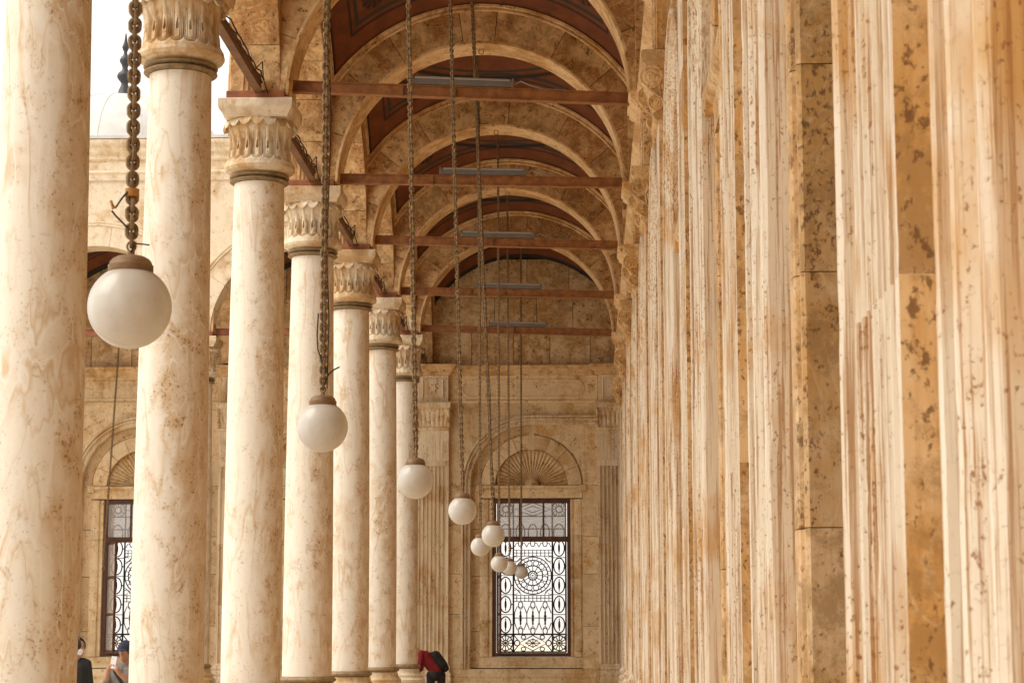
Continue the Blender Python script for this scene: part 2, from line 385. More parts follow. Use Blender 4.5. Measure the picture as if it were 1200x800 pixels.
# ------------------------------------------------------------------ columns
def capital_mesh():
    """carved bell: swelling foot, tall tongues with drop-shaped pits, scalloped lip"""
    NT = 18; n = NT * 32; zs = 108; z0, z1 = 0.0, .60
    V = []
    def base(t):
        pts = [(0, .285), (.035, .335), (.07, .374), (.115, .387), (.18, .378), (.33, .343), (.60, .328), (.80, .336), (.92, .352), (1, .365)]
        for (a, ra), (b, rb) in zip(pts, pts[1:]):
            if t <= b:
                q = (t - a) / (b - a); q = q * q * (3 - 2 * q); return ra + (rb - ra) * q
        return pts[-1][1]
    for j in range(zs + 1):
        t = j / zs
        for i in range(n):
            th = 2 * math.pi * i / n
            ph = (i / 32.0) % 1.0 - .5            # -.5..+.5 inside one tongue
            r = base(t); x = ph * .126            # metres along the girth
            zz = t * .60
            # tongue outline: straight sides, round foot; two concentric grooves
            if zz > .10:
                cz = .194
                d = math.hypot(x, zz - cz) if zz < cz else abs(x)
                for rad, wd, dp in ((.0585, .0045, .026), (.044, .004, .02), (.029, .004, .014)):
                    r -= dp * math.exp(-((d - rad) / wd) ** 2)
                r += .010 * math.exp(-(d / .02) ** 2) * (1 if zz > .33 else 0)
                # drop-shaped pit
                pz = zz - .27; wd = .015 * (1 - min(1, max(0, pz / .075))) if pz > 0 else .015 * math.sqrt(max(0, 1 - (pz / .022) ** 2))
                if wd > 0 and abs(x) < wd: r -= .05
            wn = Vector((math.cos(th) * .37, math.sin(th) * .37, zz)); r += .0045 * mnoise.noise(wn * 26) - .012 * max(0, mnoise.noise(wn * 7) - .3)
            V.append((r * math.cos(th), r * math.sin(th), zz))
    Fc = [(j * n + i, j * n + (i + 1) % n, (j + 1) * n + (i + 1) % n, (j + 1) * n + i) for j in range(zs) for i in range(n)]
    g = G(); g.add(V, Fc); g.lathe([(.24, .0), (.365, .60)], 32)
    return g.mesh('capital', M['capital'], 50)
def leaf_mesh():
    """one curled leaf of the lip"""
    g = G(); nu, nv = 8, 6; V = []
    for j in range(nv + 1):
        t = j / nv
        for i in range(nu + 1):
            u = i / nu * 2 - 1
            half = .5 * .132
            zz = .60 - .105 * t * (1 - .62 * abs(u) ** 2.2)
            r = .352 + .052 * math.sin(t * 1.7) + .012 * (1 - u * u) * t
            a = u * half / .37
            V.append((r * math.cos(a), r * math.sin(a), zz))
    m = nu + 1; off = len(V)
    V += [(x * .93, y * .93, z + .004) for x, y, z in V]
    Fc = []
    for j in range(nv):
        for i in range(nu):
            a = j * m + i; Fc.append((a, a + 1, a + m + 1, a + m)); Fc.append((off + a + m, off + a + m + 1, off + a + 1, off + a))
    for i in range(nu): a = nv * m + i; Fc.append((a, a + 1, off + a + 1, off + a))
    for j in range(nv):
        a = j * m; Fc.append((a, a + m, off + a + m, off + a)); a += nu; Fc.append((a + m, a, off + a, off + a + m))
    g.add(V, Fc); return g.mesh('leaf', M['capital'], 60)
CAP, LEAF = capital_mesh(), leaf_mesh()
Z_RING, Z_COL = 1.10, 6.56
rb, rt = .316, .273
prof = []
for i in range(25):
    t = i / 24; prof.append((rb + (rt - rb) * t ** 1.35 + .006 * math.sin(math.pi * t), Z_RING + .02 + (Z_COL - Z_RING - .04) * t))
SHAFT = G().lathe(prof, 72).mesh('shaft', M['column'], 30)
def ringprof(r, z, h, b, n=8):
    return [(r - .09, z)] + [(r + b * math.sin(math.pi * i / n) - b * .25, z + h * i / n) for i in range(n + 1)] + [(r - .09, z + h)]
COLLAR = G().lathe(ringprof(.300, Z_COL - .015, .045, .035) , 56).lathe(ringprof(.292, Z_COL + .032, .052, .05), 56).mesh('collar', M['bronze'], 40)
BRING = G().lathe(ringprof(.338, Z_RING - .05, .085, .05), 56).mesh('base_ring', M['bronze'], 40)
bp = [(.20, 1.05), (.345, 1.05), (.352, 1.02), (.36, .98), (.385, .95), (.405, .93), (.405, .90), (.40, .885), (.43, .87), (.452, .84), (.455, .80), (.445, .77), (.42, .76), (.2, .76)]
BASE = G().lathe(bp[::-1], 56).mesh('base', M['capital'], 30)
PED = G().bevbox(-.47, .47, -.47, .47, .66, .765, .012).bevbox(-.44, .44, -.44, .44, .16, .665, .008).bevbox(-.49, .49, -.49, .49, 0.0, .165, .012).mesh('pedestal', M['capital'])
ab = G()
lv = [(.350, 7.235), (.352, 7.25), (.366, 7.275), (.392, 7.31), (.402, 7.33), (.405, 7.345), (.405, 7.425), (.398, 7.432)]
Va = []
for h, z in lv: Va += [(-h, -h, z), (h, -h, z), (h, h, z), (-h, h, z)]
Fa = [(j * 4 + i, j * 4 + (i + 1) % 4, (j + 1) * 4 + (i + 1) % 4, (j + 1) * 4 + i) for j in range(len(lv) - 1) for i in range(4)] + [(3, 2, 1, 0), tuple(len(lv) * 4 - 4 + i for i in range(4))]
ABACUS = ab.add(Va, Fa).mesh('abacus', M['capital'])

def column(x, y, label, group):
    t = thing('stone_column', label, 'column', (x, y, 0), 0, group)
    inst('pedestal', PED, t); inst('base', BASE, t); inst('base_ring', BRING, t)
    inst('shaft', SHAFT, t, rz=0); inst('collar', COLLAR, t)
    c = inst('capital', CAP, t, (0, 0, 6.64), rz=random.uniform(0, 6))
    for i in range(18): inst('leaf', LEAF, c, rz=2 * math.pi * (i + .5) / 18)
    inst('abacus', ABACUS, t)
    return t
for y in COLY:
    n = round((44 - y) / S)
    lab = f'veined cream alabaster column, {ORD[n]} one out from the end wall' if n > 1 else 'veined cream alabaster column at the gallery corner nearest the end wall'
    if y > 40 - 1: lab = 'corner alabaster column standing nearest the fluted end wall pilaster'
    column(XC, y, lab, 'columns of the gallery')
for i, x in enumerate(PX):
    column(x, YP, ['cross gallery column next after the corner column', 'cross gallery column left of the shuttered window', 'cross gallery column two bays past the corner'][i] if i != 1 else 'cross gallery column second after the corner column', 'columns of the cross gallery')

# ------------------------------------------------------------------ wall bay pieces, local frame: x along wall, -y out of the wall
HW = .34                                   # pilaster half width
def fluted_block(h, flutes=True, cabled=False):
    pr = [(-HW, 0), (-HW, .10)]
    if flutes:
        nf = 7; m = .045; wd = (2 * HW - 2 * m) / nf
        for i in range(nf):
            c = -HW + m + wd * (i + .5)
            for q in range(7):
                a = math.pi * q / 6
                pr.append((c - wd * .41 * math.cos(a), .10 + (.016 if cabled else -.042) * math.sin(a)))
    pr += [(HW, .10), (HW, 0)]
    b = .0005; n = len(pr); V = []
    nz = max(3, int(h / .035)); lay = [(0, b), (b, 0)] + [(h * q / nz, 0) for q in range(1, nz)] + [(h - b, 0), (h, b)]
    for z, sh in lay:
        V += [(u * (1 - sh / HW), -(v - sh), z) for u, v in pr]
    Fc = [(L * n + i, L * n + (i + 1) % n, (L + 1) * n + (i + 1) % n, (L + 1) * n + i) for L in range(len(lay) - 1) for i in range(n)]
    Fc += [tuple(range(n))[::-1], tuple((len(lay) - 1) * n + i for i in range(n))]
    me = G().add(V, Fc).worn(seed=h * 17).mesh('block', [M['fluted'], M['wall']], 25)
    for p in me.polygons:
        if abs(p.normal.x) > .9 and abs(p.center.x) > HW - .01: p.material_index = 1  # flanks in tanner stone: uncleaned, and partly their shade put into the colour
    return me
def pilaster_capital():
    z0, z1 = 6.03, 6.64; n, mz = 56, 34; V = []
    side = [(0, .115), (.04, .145), (.09, .15), (.12, .125), (.16, .118), (.30, .125), (.48, .148), (.60, .185), (.70, .205), (.78, .19), (.80, .225), (.84, .245), (.97, .25), (1, .24)]
    def sv(t):
        for (a, ra), (b, rb_) in zip(side, side[1:]):
            if t <= b: return ra + (rb_ - ra) * (t - a) / (b - a)
        return side[-1][1]
    rows = []
    for j in range(mz + 1):
        t = j / mz; v = sv(t); hw = HW - .012 + (v - .115) * .42
        row = [(-hw, 0.0), (-hw, -v * .5)]
        for i in range(n + 1):
            u = i / n * 2 - 1; vv = v
            if .17 < t < .66:
                ph = abs(((u * 3.5 + .5) % 1.0) - .5) * 2
                vv += .020 * (1 - ph ** 2) * math.sin(math.pi * (t - .17) / .49) - .012 * (1 if ph > .88 else 0)
            if .66 <= t < .79: vv += .012 * abs(math.sin(u * 14))
            row.append((u * hw, -vv))
        row += [(hw, -v * .5), (hw, 0.0)]
        rows.append([(x, y, z0 + (z1 - z0) * t) for x, y in row])
    m = len(rows[0])
    for r_ in rows: V += r_
    Fc = [(j * m + i, j * m + (i + 1) % m, (j + 1) * m + (i + 1) % m, (j + 1) * m + i) for j in range(mz) for i in range(m)]
    Fc += [tuple(range(m))[::-1], tuple(mz * m + i for i in range(m))]
    g = G().add(V, Fc)
    return g.mesh('capital', M['wall'], 40)
def scroll_mesh():
    """turned scroll on the flank of a pilaster capital"""
    g = G()
    for cy, cz, r_ in ((-.165, 6.405, .105), (-.125, 6.175, .07)):
        o = len(g.v)
        g.lathe([(r_ * .9, -.03), (r_, -.015), (r_, .012), (r_ * .9, .018), (r_ * .8, .014), (r_ * .72, .011), (r_ * .64, .016), (r_ * .5, .018), (r_ * .42, .014), (r_ * .3, .019), (r_ * .12, .022)], 22)
        for i in range(o, len(g.v)): x, y, z = g.v[i]; g.v[i] = (z, cy + x, cz + y)
    g.tube([(.0, -.20, 6.31), (.0, -.165, 6.27), (.0, -.12, 6.25), (0, -.1, 6.22)], .02, 6)
    for q in range(3): g.tube([(0, -.02 - .03 * q, 6.12), (0, -.03 - .028 * q, 6.25), (0, -.05 - .024 * q, 6.34)], .012, 5)
    return g.mesh('scroll', M['wall'], 45)
PCAP, SCROLL = pilaster_capital(), scroll_mesh()
FB = {h: fluted_block(h, f, cb) for h, f, cb in ((1.22, True, False), (1.30, True, False), (.42, True, False), (.12, False, False))}
FB[1.23] = fluted_block(1.23, True, False)
PCORE = G().box(-HW + .02, HW - .02, -.03, .12, .70, 6.05).mesh('pilaster', M['joint'])
pbp = [(-.02, .70), (.17, .70), (.17, .80), (.15, .82), (.165, .85), (.165, .89), (.145, .91), (.13, .94), (.13, .96), (.15, .98), (.15, 1.02), (.13, 1.04), (.105, 1.07), (.105, 1.10), (-.02, 1.10)]
def ret_extr(prof, hw0):
    """profile with returned (mitred) ends: v also widens the half width"""
    g = G(); n = len(prof); V = []
    for sgn in (-1, 1):
        V += [(sgn * (hw0 + max(v - .10, -.02)), -v, z) for v, z in prof]
    V += [(-(hw0 + max(v - .10, -.02)), .02, z) for v, z in prof] + [(hw0 + max(v - .10, -.02), .02, z) for v, z in prof]
    Fc = []
    for a, b in ((0, 1), (2, 0), (1, 3)):
        for i in range(n - 1): Fc.append((a * n + i, a * n + i + 1, b * n + i + 1, b * n + i))
    g.add(V, Fc)
    g.add([V[0], V[n], V[3 * n], V[2 * n]], [(0, 1, 2, 3)]); g.add([V[n - 1], V[2 * n - 1], V[4 * n - 1], V[3 * n - 1]], [(0, 1, 2, 3)])
    return g
PBASE = ret_extr(pbp[1:-1], HW).mesh('pilaster_base', M['fluted'], 30)
PLINTHB = G().bevbox(-HW - .06, HW + .06, -.16, .02, 0, .70, .01).mesh('pilaster_plinth', M['fluted'])
corn = [(.02, 7.235), (.115, 7.235), (.12, 7.27), (.15, 7.285), (.15, 7.30), (.17, 7.325), (.215, 7.36), (.225, 7.375), (.225, 7.405), (.25, 7.425), (.25, 7.45), (.02, 7.452)]
CORNB = ret_extr([(v + .02, z) for v, z in corn[1:-1]], HW).mesh('cornice_block', M['moulding'], 30)
def entab():
    g = G(); h = HW - .01
    g.bevbox(-h, h, -.115, .02, 6.655, 7.232, .006)
    g.sweep([(-.2, 6.75, -.7, -.7), (.2, 6.75, .7, -.7), (.2, 7.13, .7, .7), (-.2, 7.13, -.7, .7), (-.2, 6.75, -.7, -.7)], [(0, .11), (.0, .125), (.02, .135), (.045, .125), (.045, .11)])
    V = []
    for i in range(24):
        a = 2 * math.pi * i / 24; r_ = .10 + .03 * math.cos(a * 6); V.append((r_ * math.cos(a), -.118, 6.94 + r_ * math.sin(a)))
    for i in range(24):
        a = 2 * math.pi * i / 24; r_ = .06 + .02 * math.cos(a * 6); V.append((r_ * math.cos(a), -.145, 6.94 + r_ * math.sin(a)))
    g.add(V, [(i, (i + 1) % 24, 24 + (i + 1) % 24, 24 + i) for i in range(24)] + [tuple(range(24, 48))])
    return g.mesh('entablature_block', M['wall'], 35)
ENTAB = entab()

def pilaster(parent, loc, rz):
    p = inst('pilaster', PCORE, parent, loc, rz)
    z = 1.10
    for h in (1.22, 1.30, 1.23, .42 + 0.0):
        inst('block', FB[h], p, (0, 0, z)); z += h
    inst('block', FB[.12], p, (0, 0, z)); z += .12
    gtop = 6.03 - z
    inst('block', TOPB, p, (0, 0, z))
    inst('capital', PCAP, p); q_ = inst('scroll', SCROLL, p, (-HW - .008, 0, 0)); q_.scale = (-1, 1, 1); inst('scroll', SCROLL, p, (HW + .008, 0, 0))
    inst('pilaster_base', PBASE, p); inst('pilaster_plinth', PLINTHB, p)
    inst('entablature_block', ENTAB, p); inst('cornice_block', CORNB, p)
    return p
_z = 1.10 + 1.22 + 1.30 + 1.23 + .42 + .12
TOPB = fluted_block(6.03 - _z, False)

# niche: outer arch half width AO, springing ZI; inner stone frame; opening
ZI, AO, FO, OP = 4.87, 1.30, 1.11, .835
ZSILL, ZHEAD = 1.236, 4.585
def arcpath(r, z0, n=28, a0=0.0, a1=math.pi, cx=0.0, cz=ZI, jamb=True):
    p = []
    if jamb: p += [(cx + r, z0 + (cz - z0) * q / 90, 1, 0) for q in range(90)]
    for i in range(n + 1):
        a = a0 + (a1 - a0) * i / n; p.append((cx + r * math.cos(a), cz + r * math.sin(a), math.cos(a), math.sin(a)))
    if jamb: p += [(cx - r, cz + (z0 - cz) * q / 90, -1, 0) for q in range(1, 91)]
    return p
OPROF = [(-.005, -.13), (-.005, .015), (.012, .035), (.035, .04), (.05, .022), (.075, .022), (.085, .05), (.10, .068), (.125, .072), (.14, .05), (.15, .05), (.155, .088), (.185, .092), (.20, .078), (.20, -.01), (.1, -.13)]
OUTER_ARCH = G().sweep(arcpath(AO, .98, 56), OPROF).worn().mesh('outer_arch', M['fluted'], 30)
HOOD = G().sweep(arcpath(1.09, ZI + .003, jamb=False), [(0, -.11), (0, -.055), (.015, -.04), (.04, -.04), (.05, -.06), (.06, -.11)]).mesh('hood_moulding', M['moulding'], 30)
def fan_mesh():
    g = G(); nr = 26; V = []
    n = nr * 6; rs = [.165, .22, .35, .5, .65, .74, .775]
    for r_ in rs:
        for i in range(n + 1):
            a = math.pi * i / n; ph = (i / 6.0) % 1.0
            dp = (.030 * abs(math.sin(math.pi * ph)) ** .8) * min(1, r_ / .45) if r_ < .76 else 0
            v = -.175 + .055 * (r_ / .77) ** 2 + dp
            V.append((r_ * math.cos(a), -v, ZI + r_ * math.sin(a)))
    m = n + 1
    g.add(V, [(j * m + i, j * m + i + 1, (j + 1) * m + i + 1, (j + 1) * m + i) for j in range(len(rs) - 1) for i in range(n)])
    hub = [(0, -.09)] ; V = []
    for r_, v in ((.165, -.16), (.165, -.12), (.15, -.10), (.10, -.085), (.001, -.08)):
        for i in range(17): a = math.pi * i / 16; V.append((r_ * math.cos(a), -v, ZI + r_ * math.sin(a)))
    g.add(V, [(j * 17 + i, j * 17 + i + 1, (j + 1) * 17 + i + 1, (j + 1) * 17 + i) for j in range(4) for i in range(16)])
    return g.mesh('shell_fan', M['endwall'], 50)
FAN = fan_mesh()
NV = 8
VS = [G().vouss(0, ZI, .78, 1.085, math.pi * i / NV + (.065 if i == NV / 2 else 0), math.pi * (i + 1) / NV - (.065 if i == NV / 2 - 1 else 0), .025, .13, 5).mesh('voussoir', M['endwall'], 30) for i in range(NV)]
KEY = G().prism([(-.062, ZI + .755), (.062, ZI + .755), (.088, ZI + 1.16), (-.088, ZI + 1.16)], .02, .12).mesh('keystone', M['endwall'])
SPAN = []
g_ = G()
for i in range(24):
    a0, a1 = math.pi * i / 24, math.pi * (i + 1) / 24
    g_.add([(1.13 * math.cos(a0), .1, ZI + 1.13 * math.sin(a0)), (1.32 * math.cos(a0), .1, ZI + 1.32 * math.sin(a0)),
            (1.32 * math.cos(a1), .1, ZI + 1.32 * math.sin(a1)), (1.13 * math.cos(a1), .1, ZI + 1.13 * math.sin(a1))], [(0, 1, 2, 3)])
ARCHBAND = g_.mesh('arch_band', M['endwall'])
LINTEL = ret_extr([(v + .1, z) for v, z in ((-.10, 4.60), (-.045, 4.60), (-.045, 4.72), (-.035, 4.74), (-.035, 4.77), (.0, 4.80), (.012, 4.82), (.012, 4.86), (-.1, 4.868))], FO)
# (lintel returns are slight; shift back so v=0 is the wall plane)
for i, (x, y, z) in enumerate(LINTEL.v): LINTEL.v[i] = (x, y + .1, z)
LINTEL = LINTEL.mesh('lintel', M['endwall'], 30)
EAR = G().bevbox(-.075, .075, -.02, .1, 4.73, 4.885, .012).mesh('impost_ear', M['endwall'])
SILL = G().extr_u([(-.70, 1.0), (-.02, 1.0), (-.02, 1.05), (-.045, 1.07), (-.045, ZSILL - .03), (-.06, ZSILL - .006), (-.70, ZSILL - .004)], -FO - .01, FO + .01).mesh('sill', M['endwall'], 30)
def jamb_block(h):
    d = FO - OP
    pr = [(0, -.70), (0, -.075), (.012, -.06), (.045, -.06), (.055, -.075), (.085, -.075), (.095, -.05), (.115, -.042), (d - .05, -.042), (d - .04, -.055), (d, -.06), (d, -.12)]
    n = len(pr); V = []
    nz = int(h / .05); lay = [(0, .0015), (.0015, 0)] + [(h * q / nz, 0) for q in range(1, nz)] + [(h - .0015, 0), (h, .0015)]
    for z, sh in lay: V += [(u, -(v - sh), z) for u, v in pr]
    Fc = [(L * n + i, L * n + i + 1, (L + 1) * n + i + 1, (L + 1) * n + i) for L in range(len(lay) - 1) for i in range(n - 1)]
    Fc += [tuple(range(n))[::-1], tuple((len(lay) - 1) * n + i for i in range(n))]
    return G().add(V, Fc).worn(seed=h * 5)
JH = [.86, .78, .93, .76]
JB = {}
for h in JH:
    g = jamb_block(h - .0005); JB[h, 1] = g.mesh('frame_block', M['endwall'], 30)
    g2 = G().add([(-x, y, z) for x, y, z in g.v], g.f); JB[h, -1] = g2.mesh('frame_block', M['endwall'], 30)
NCW = {}
for h in (.95, .72, .88, 1.10): NCW[h] = G().bevbox(FO - .02, AO + .03, .1, .14, .005, h - .005, .004).mesh('niche_slab', M['endwall'])
def side_slab(w0, w1, h, mat): return G().bevbox(w0, w1, 0, .06, .003, h - .003, .005).mesh('slab', mat)
def spandrel(half, ztop, mat, rr=None):
    """flat stone between the outer arch and a rectangle, one side (u>0)"""
    V = []; n = 16; rr = rr or AO + .12
    for i in range(n + 1):
        a = math.pi / 2 * i / n; x, z = rr * math.cos(a), ZI + rr * math.sin(a)
        V.append((x, 0, z))
    for i in range(n + 1):
        a = math.pi / 2 * i / n
        sx, sz = (half / max(1e-6, math.cos(a))), ((ztop - ZI) / max(1e-6, math.sin(a)))
        t = min(sx, sz); V.append((t * math.cos(a), 0, ZI + t * math.sin(a)))
    # corner vertex exact
    m = n + 1; Fc = [(i, i + 1, m + i + 1, m + i) for i in range(n)]
    ia = min(range(n), key=lambda q: abs(math.pi / 2 * q / n - math.atan2(ztop - ZI, half)))
    V.append((half, 0, ztop)); Fc.append((m + ia, m + ia + 1, len(V) - 1)); Fc.append((m + max(ia - 1, 0), m + ia, len(V) - 1))
    return G().add(V, Fc)

# ---------------------------------------------------------------- window with iron grille
U = 1.46 / 305.0
def gx(px): return (px - 247.5) * U
def gz(py): return 1.335 + (750 - py) * U
def grille_parts():
    """the pieces of one grille, local (u,z) in a plane"""
    yv = .27; P = []
    def bar(pts, r=.008, closed=False): return G().tube([(x, yv, z) for x, z in pts], r, 4, .006, closed)
    def ell(cx, cz, a, b, n=20): return [(cx + a * math.cos(2 * math.pi * i / n), cz + b * math.sin(2 * math.pi * i / n)) for i in range(n)]
    g = G()
    for x in (95, 165, 340, 400): g.tube([(gx(x), yv, gz(752)), (gx(x), yv, gz(246))], 0.0186, 4, .008)
    for z, x0, x1 in ((750, 95, 400), (672, 95, 400), (527, 165, 340), (500, 165, 340), (325, 165, 340), (298, 165, 340), (248, 95, 400), (412, 95, 165), (412, 340, 400), (332, 95, 165), (332, 340, 400), (497, 95, 165), (497, 340, 400), (585, 95, 165), (585, 340, 400)):
        g.tube([(gx(x0), yv, gz(z)), (gx(x1), yv, gz(z))], 0.0170 if z in (672, 750, 248) else .008, 4, .007)
    for zc in (512, 311):
        for x in range(180, 340, 18): g.tube([(gx(x), yv, gz(zc - 13)), (gx(x), yv, gz(zc + 13))], 0.0093, 4)
        g.tube([(gx(165), yv, gz(zc)), (gx(340), yv, gz(zc))], 0.0078, 4)
    P.append(('grille_bars', g))
    for xc in (130, 370):
        for yc in (290, 370, 455, 540, 630):
            g = bar(ell(gx(xc), gz(yc), 24 * U, 36 * U), .014, True)
            g.lathe([(.003, -.14), (.012, -.12), (.010, -.09), (.022, -.05), (.024, 0), (.022, .05), (.010, .09), (.012, .12), (.003, .14)], 6)
            for i in range(len(g.v) - 54, len(g.v)):
                x, y, z = g.v[i]; g.v[i] = (x + gx(xc), y * .5 + yv, z + gz(yc))
            for sx in (-1, 1): g.tube([(gx(xc) + sx * 24 * U, yv, gz(yc)), (gx(xc) + sx * 34 * U, yv, gz(yc))], 0.0139, 4)
            P.append(('grille_oval', g))
    g = G(); cx, cz = gx(252), gz(412)
    for r_ in (83, 68, 44, 20): g.tube([(x, yv, z) for x, z in ell(cx, cz, r_ * U, r_ * U, 36)], 0.0124 if r_ != 20 else .013, 4, .006, True)
    g.lathe([(.02, -.01), (.02, .01)], 8)
    for i in range(16): g.v[-1 - i] = (g.v[-1 - i][0] + cx, yv + g.v[-1 - i][2], cz + g.v[-1 - i][1])
    for i in range(24):
        a = 2 * math.pi * i / 24
        g.tube([(cx + 68 * U * math.cos(a), yv, cz + 68 * U * math.sin(a)), (cx + 83 * U * math.cos(a), yv, cz + 83 * U * math.sin(a))], 0.0078, 4)
    for i in range(12):
        a = 2 * math.pi * i / 12; b2 = a + math.pi / 12
        g.tube([(cx + 8 * U * math.cos(a), yv, cz + 8 * U * math.sin(a)), (cx + 44 * U * math.cos(a), yv, cz + 44 * U * math.sin(a))], 0.0093, 4)
        g.tube([(x, yv, z) for x, z in ell(cx + 56 * U * math.cos(b2), cz + 56 * U * math.sin(b2), 12 * U, 12 * U, 10)], 0.0093, 4, .005, True)
    P.append(('grille_medallion', g))
    for sx in (-1, 1):
        for sz in (-1, 1):
            g = G(); x0, z0 = cx + sx * 82 * U, cz + sz * 84 * U
            pts = [(x0 - sx * (6 + 20 * math.cos(t) * (1 - t / 9)) * U, yv, z0 - sz * (8 + 16 * math.sin(t) * (1 - t / 9)) * U) for t in [i * .45 for i in range(15)]]
            g.tube(pts, .007, 4); g.tube([(x0, yv, z0 - sz * 30 * U), (x0 - sx * 10 * U, yv, z0 - sz * 22 * U), (x0 - sx * 30 * U, yv, z0)], 0.0093, 4)
            P.append(('grille_scroll', g))
    for xc in (197, 252, 307):            # spindles of the lower middle panel
        g = G(); x, z = gx(xc), gz(600)
        pr = [(.004, -.16), (.02, -.13), (.016, -.08), (.030, -.03), (.012, 0), (.030, .03), (.016, .08), (.02, .13), (.004, .16)]
        o = len(g.v); g.lathe(pr, 6)
        for i in range(o, len(g.v)): a, b, c_ = g.v[i]; g.v[i] = (a + x, b * .5 + yv, c_ + z)
        for sz in (-1, 1):
            g.tube([(x - 27 * U, yv, z + sz * 22 * U), (x - 15 * U, yv, z + sz * 52 * U), (x, yv, z + sz * 36 * U), (x + 15 * U, yv, z + sz * 52 * U), (x + 27 * U, yv, z + sz * 22 * U)], 0.0109, 4)
            g.tube([(p, yv, q) for p, q in ell(x, z + sz * 58 * U, 10 * U, 14 * U, 12)], 0.0109, 4, .006, True)
        g.tube([(x - 27 * U, yv, z - 22 * U), (x - 27 * U, yv, z + 22 * U)], 0.0109, 4); g.tube([(x - 27 * U, yv, z), (x + 27 * U, yv, z)], 0.0093, 4)
        P.append(('grille_spindle', g))
    for xc in (130, 370):                 # bottom rosettes
        g = G(); x, z = gx(xc), gz(711)
        for r_ in (33, 12): g.tube([(p, yv, q) for p, q in ell(x, z, r_ * U * .95, r_ * U, 24)], 0.0124, 4, .006, True)
        g.tube([(p, yv, q) for p, q in ell(x, z, 4 * U, 4 * U, 8)], 0.0186, 4, .008, True)
        for i in range(12):
            a = 2 * math.pi * i / 12
            g.tube([(x + 12 * U * math.cos(a), yv, z + 12 * U * math.sin(a)), (x + 32 * U * math.cos(a), yv, z + 32 * U * math.sin(a))], 0.0109, 4)
        for sx in (-1, 1):
            for sz in (-1, 1): g.tube([(x + sx * 22 * U, yv, z + sz * 24 * U), (x + sx * 34 * U, yv, z + sz * 37 * U)], 0.0139, 4)
        P.append(('grille_rosette', g))
    g = G(); x, z = gx(252), gz(711)      # bottom middle lozenges
    for s_ in (1, .55): g.tube([(x - 62 * U * s_, yv, z), (x, yv, z + 34 * U * s_), (x + 62 * U * s_, yv, z), (x, yv, z - 34 * U * s_)], 0.0124, 4, .006, True)
    for q in range(8):
        a = 2 * math.pi * q / 8; g.tube([(x, yv, z), (x + 30 * U * math.cos(a), yv, z + 20 * U * math.sin(a))], 0.0093, 4)
    for sx in (-1, 1):
        g.tube([(p, yv, q) for p, q in ell(x + sx * 70 * U, z, 12 * U, 12 * U, 14)], 0.0124, 4, .006, True)
        for sz in (-1, 1):
            g.tube([(p, yv, q) for p, q in ell(x + sx * 42 * U, z + sz * 26 * U, 10 * U, 9 * U, 12)], 0.0109, 4, .006, True)
            g.tube([(x + sx * 86 * U, yv, z + sz * 37 * U), (x + sx * 66 * U, yv, z + sz * 12 * U)], 0.0109, 4)
    P.append(('grille_lozenge', g))
    for xc in (197, 252, 307):            # loops along the top
        g = G(); x, z = gx(xc), gz(273)
        g.tube([(p, yv, q) for p, q in ell(x, z + 4 * U, 10 * U, 14 * U, 12)], 0.0109, 4, .006, True)
        g.tube([(x - 27 * U, yv, z - 12 * U), (x - 18 * U, yv, z + 6 * U), (x - 10 * U, yv, z + 4 * U)], 0.0093, 4); g.tube([(x + 27 * U, yv, z - 12 * U), (x + 18 * U, yv, z + 6 * U), (x + 10 * U, yv, z + 4 * U)], 0.0093, 4)
        P.append(('grille_loop', g))
    # grille behind the upper lights
    g = G()
    for x in (95, 165, 340, 400): g.tube([(gx(x), yv, 3.68), (gx(x), yv, 4.53)], 0.0170, 4)
    for z in (3.95, 4.22): g.tube([(gx(95), yv, z), (gx(400), yv, z)], 0.0124, 4)
    for xc in (130, 370):
        x = gx(xc)
        for r_ in (32, 14): g.tube([(p, yv, q) for p, q in ell(x, 4.37, r_ * U, r_ * U, 20)], 0.0124, 4, .006, True)
        for i in range(12): a = 2 * math.pi * i / 12; g.tube([(x + 14 * U * math.cos(a), yv, 4.37 + 14 * U * math.sin(a)), (x + 32 * U * math.cos(a), yv, 4.37 + 32 * U * math.sin(a))], 0.0093, 4)
        g.tube([(p, yv, q) for p, q in ell(x, 3.86, 24 * U, 40 * U, 18)], 0.0124, 4, .006, True)
    x = gx(252)
    for s_ in (1, .5): g.tube([(x - 80 * U * s_, yv, 4.37), (x, yv, 4.37 + 30 * U * s_), (x + 80 * U * s_, yv, 4.37), (x, yv, 4.37 - 30 * U * s_)], 0.0124, 4, .006, True)
    for xc in (197, 252, 307): g.tube([(p, yv, q) for p, q in ell(gx(xc), 3.87, 20 * U, 38 * U, 16)], 0.0124, 4, .006, True)
    P.append(('upper_grille', g))
    return [(n_, q.mesh(n_, M['grille'])) for n_, q in P]
GRILLE = grille_parts()
fr = G(); y0, y1 = .13, .24
zt = 3.725
fr.box(-OP, -OP + .075, y0, y1, ZSILL, ZHEAD); fr.box(OP - .075, OP, y0, y1, ZSILL, ZHEAD)
fr.box(-OP + .075, OP - .075, y0 + .002, y1 - .002, ZHEAD - .09, ZHEAD - .001); fr.box(-OP + .075, OP - .075, y0 - .02, y1 - .003, zt - .055, zt + .055)
fr.box(-OP + .075, OP - .075, y0 + .003, y1 - .003, ZSILL + .001, ZSILL + .08)
WFRAME = fr.mesh('window', M['wood'])
MULL = G().box(-.02, .02, .15, .20, zt + .055, ZHEAD - .09).mesh('mullion', M['wood'])
PANE = G().box(-.238, .238, .172, .178, zt + .056, ZHEAD - .091).mesh('pane', M['pane'])
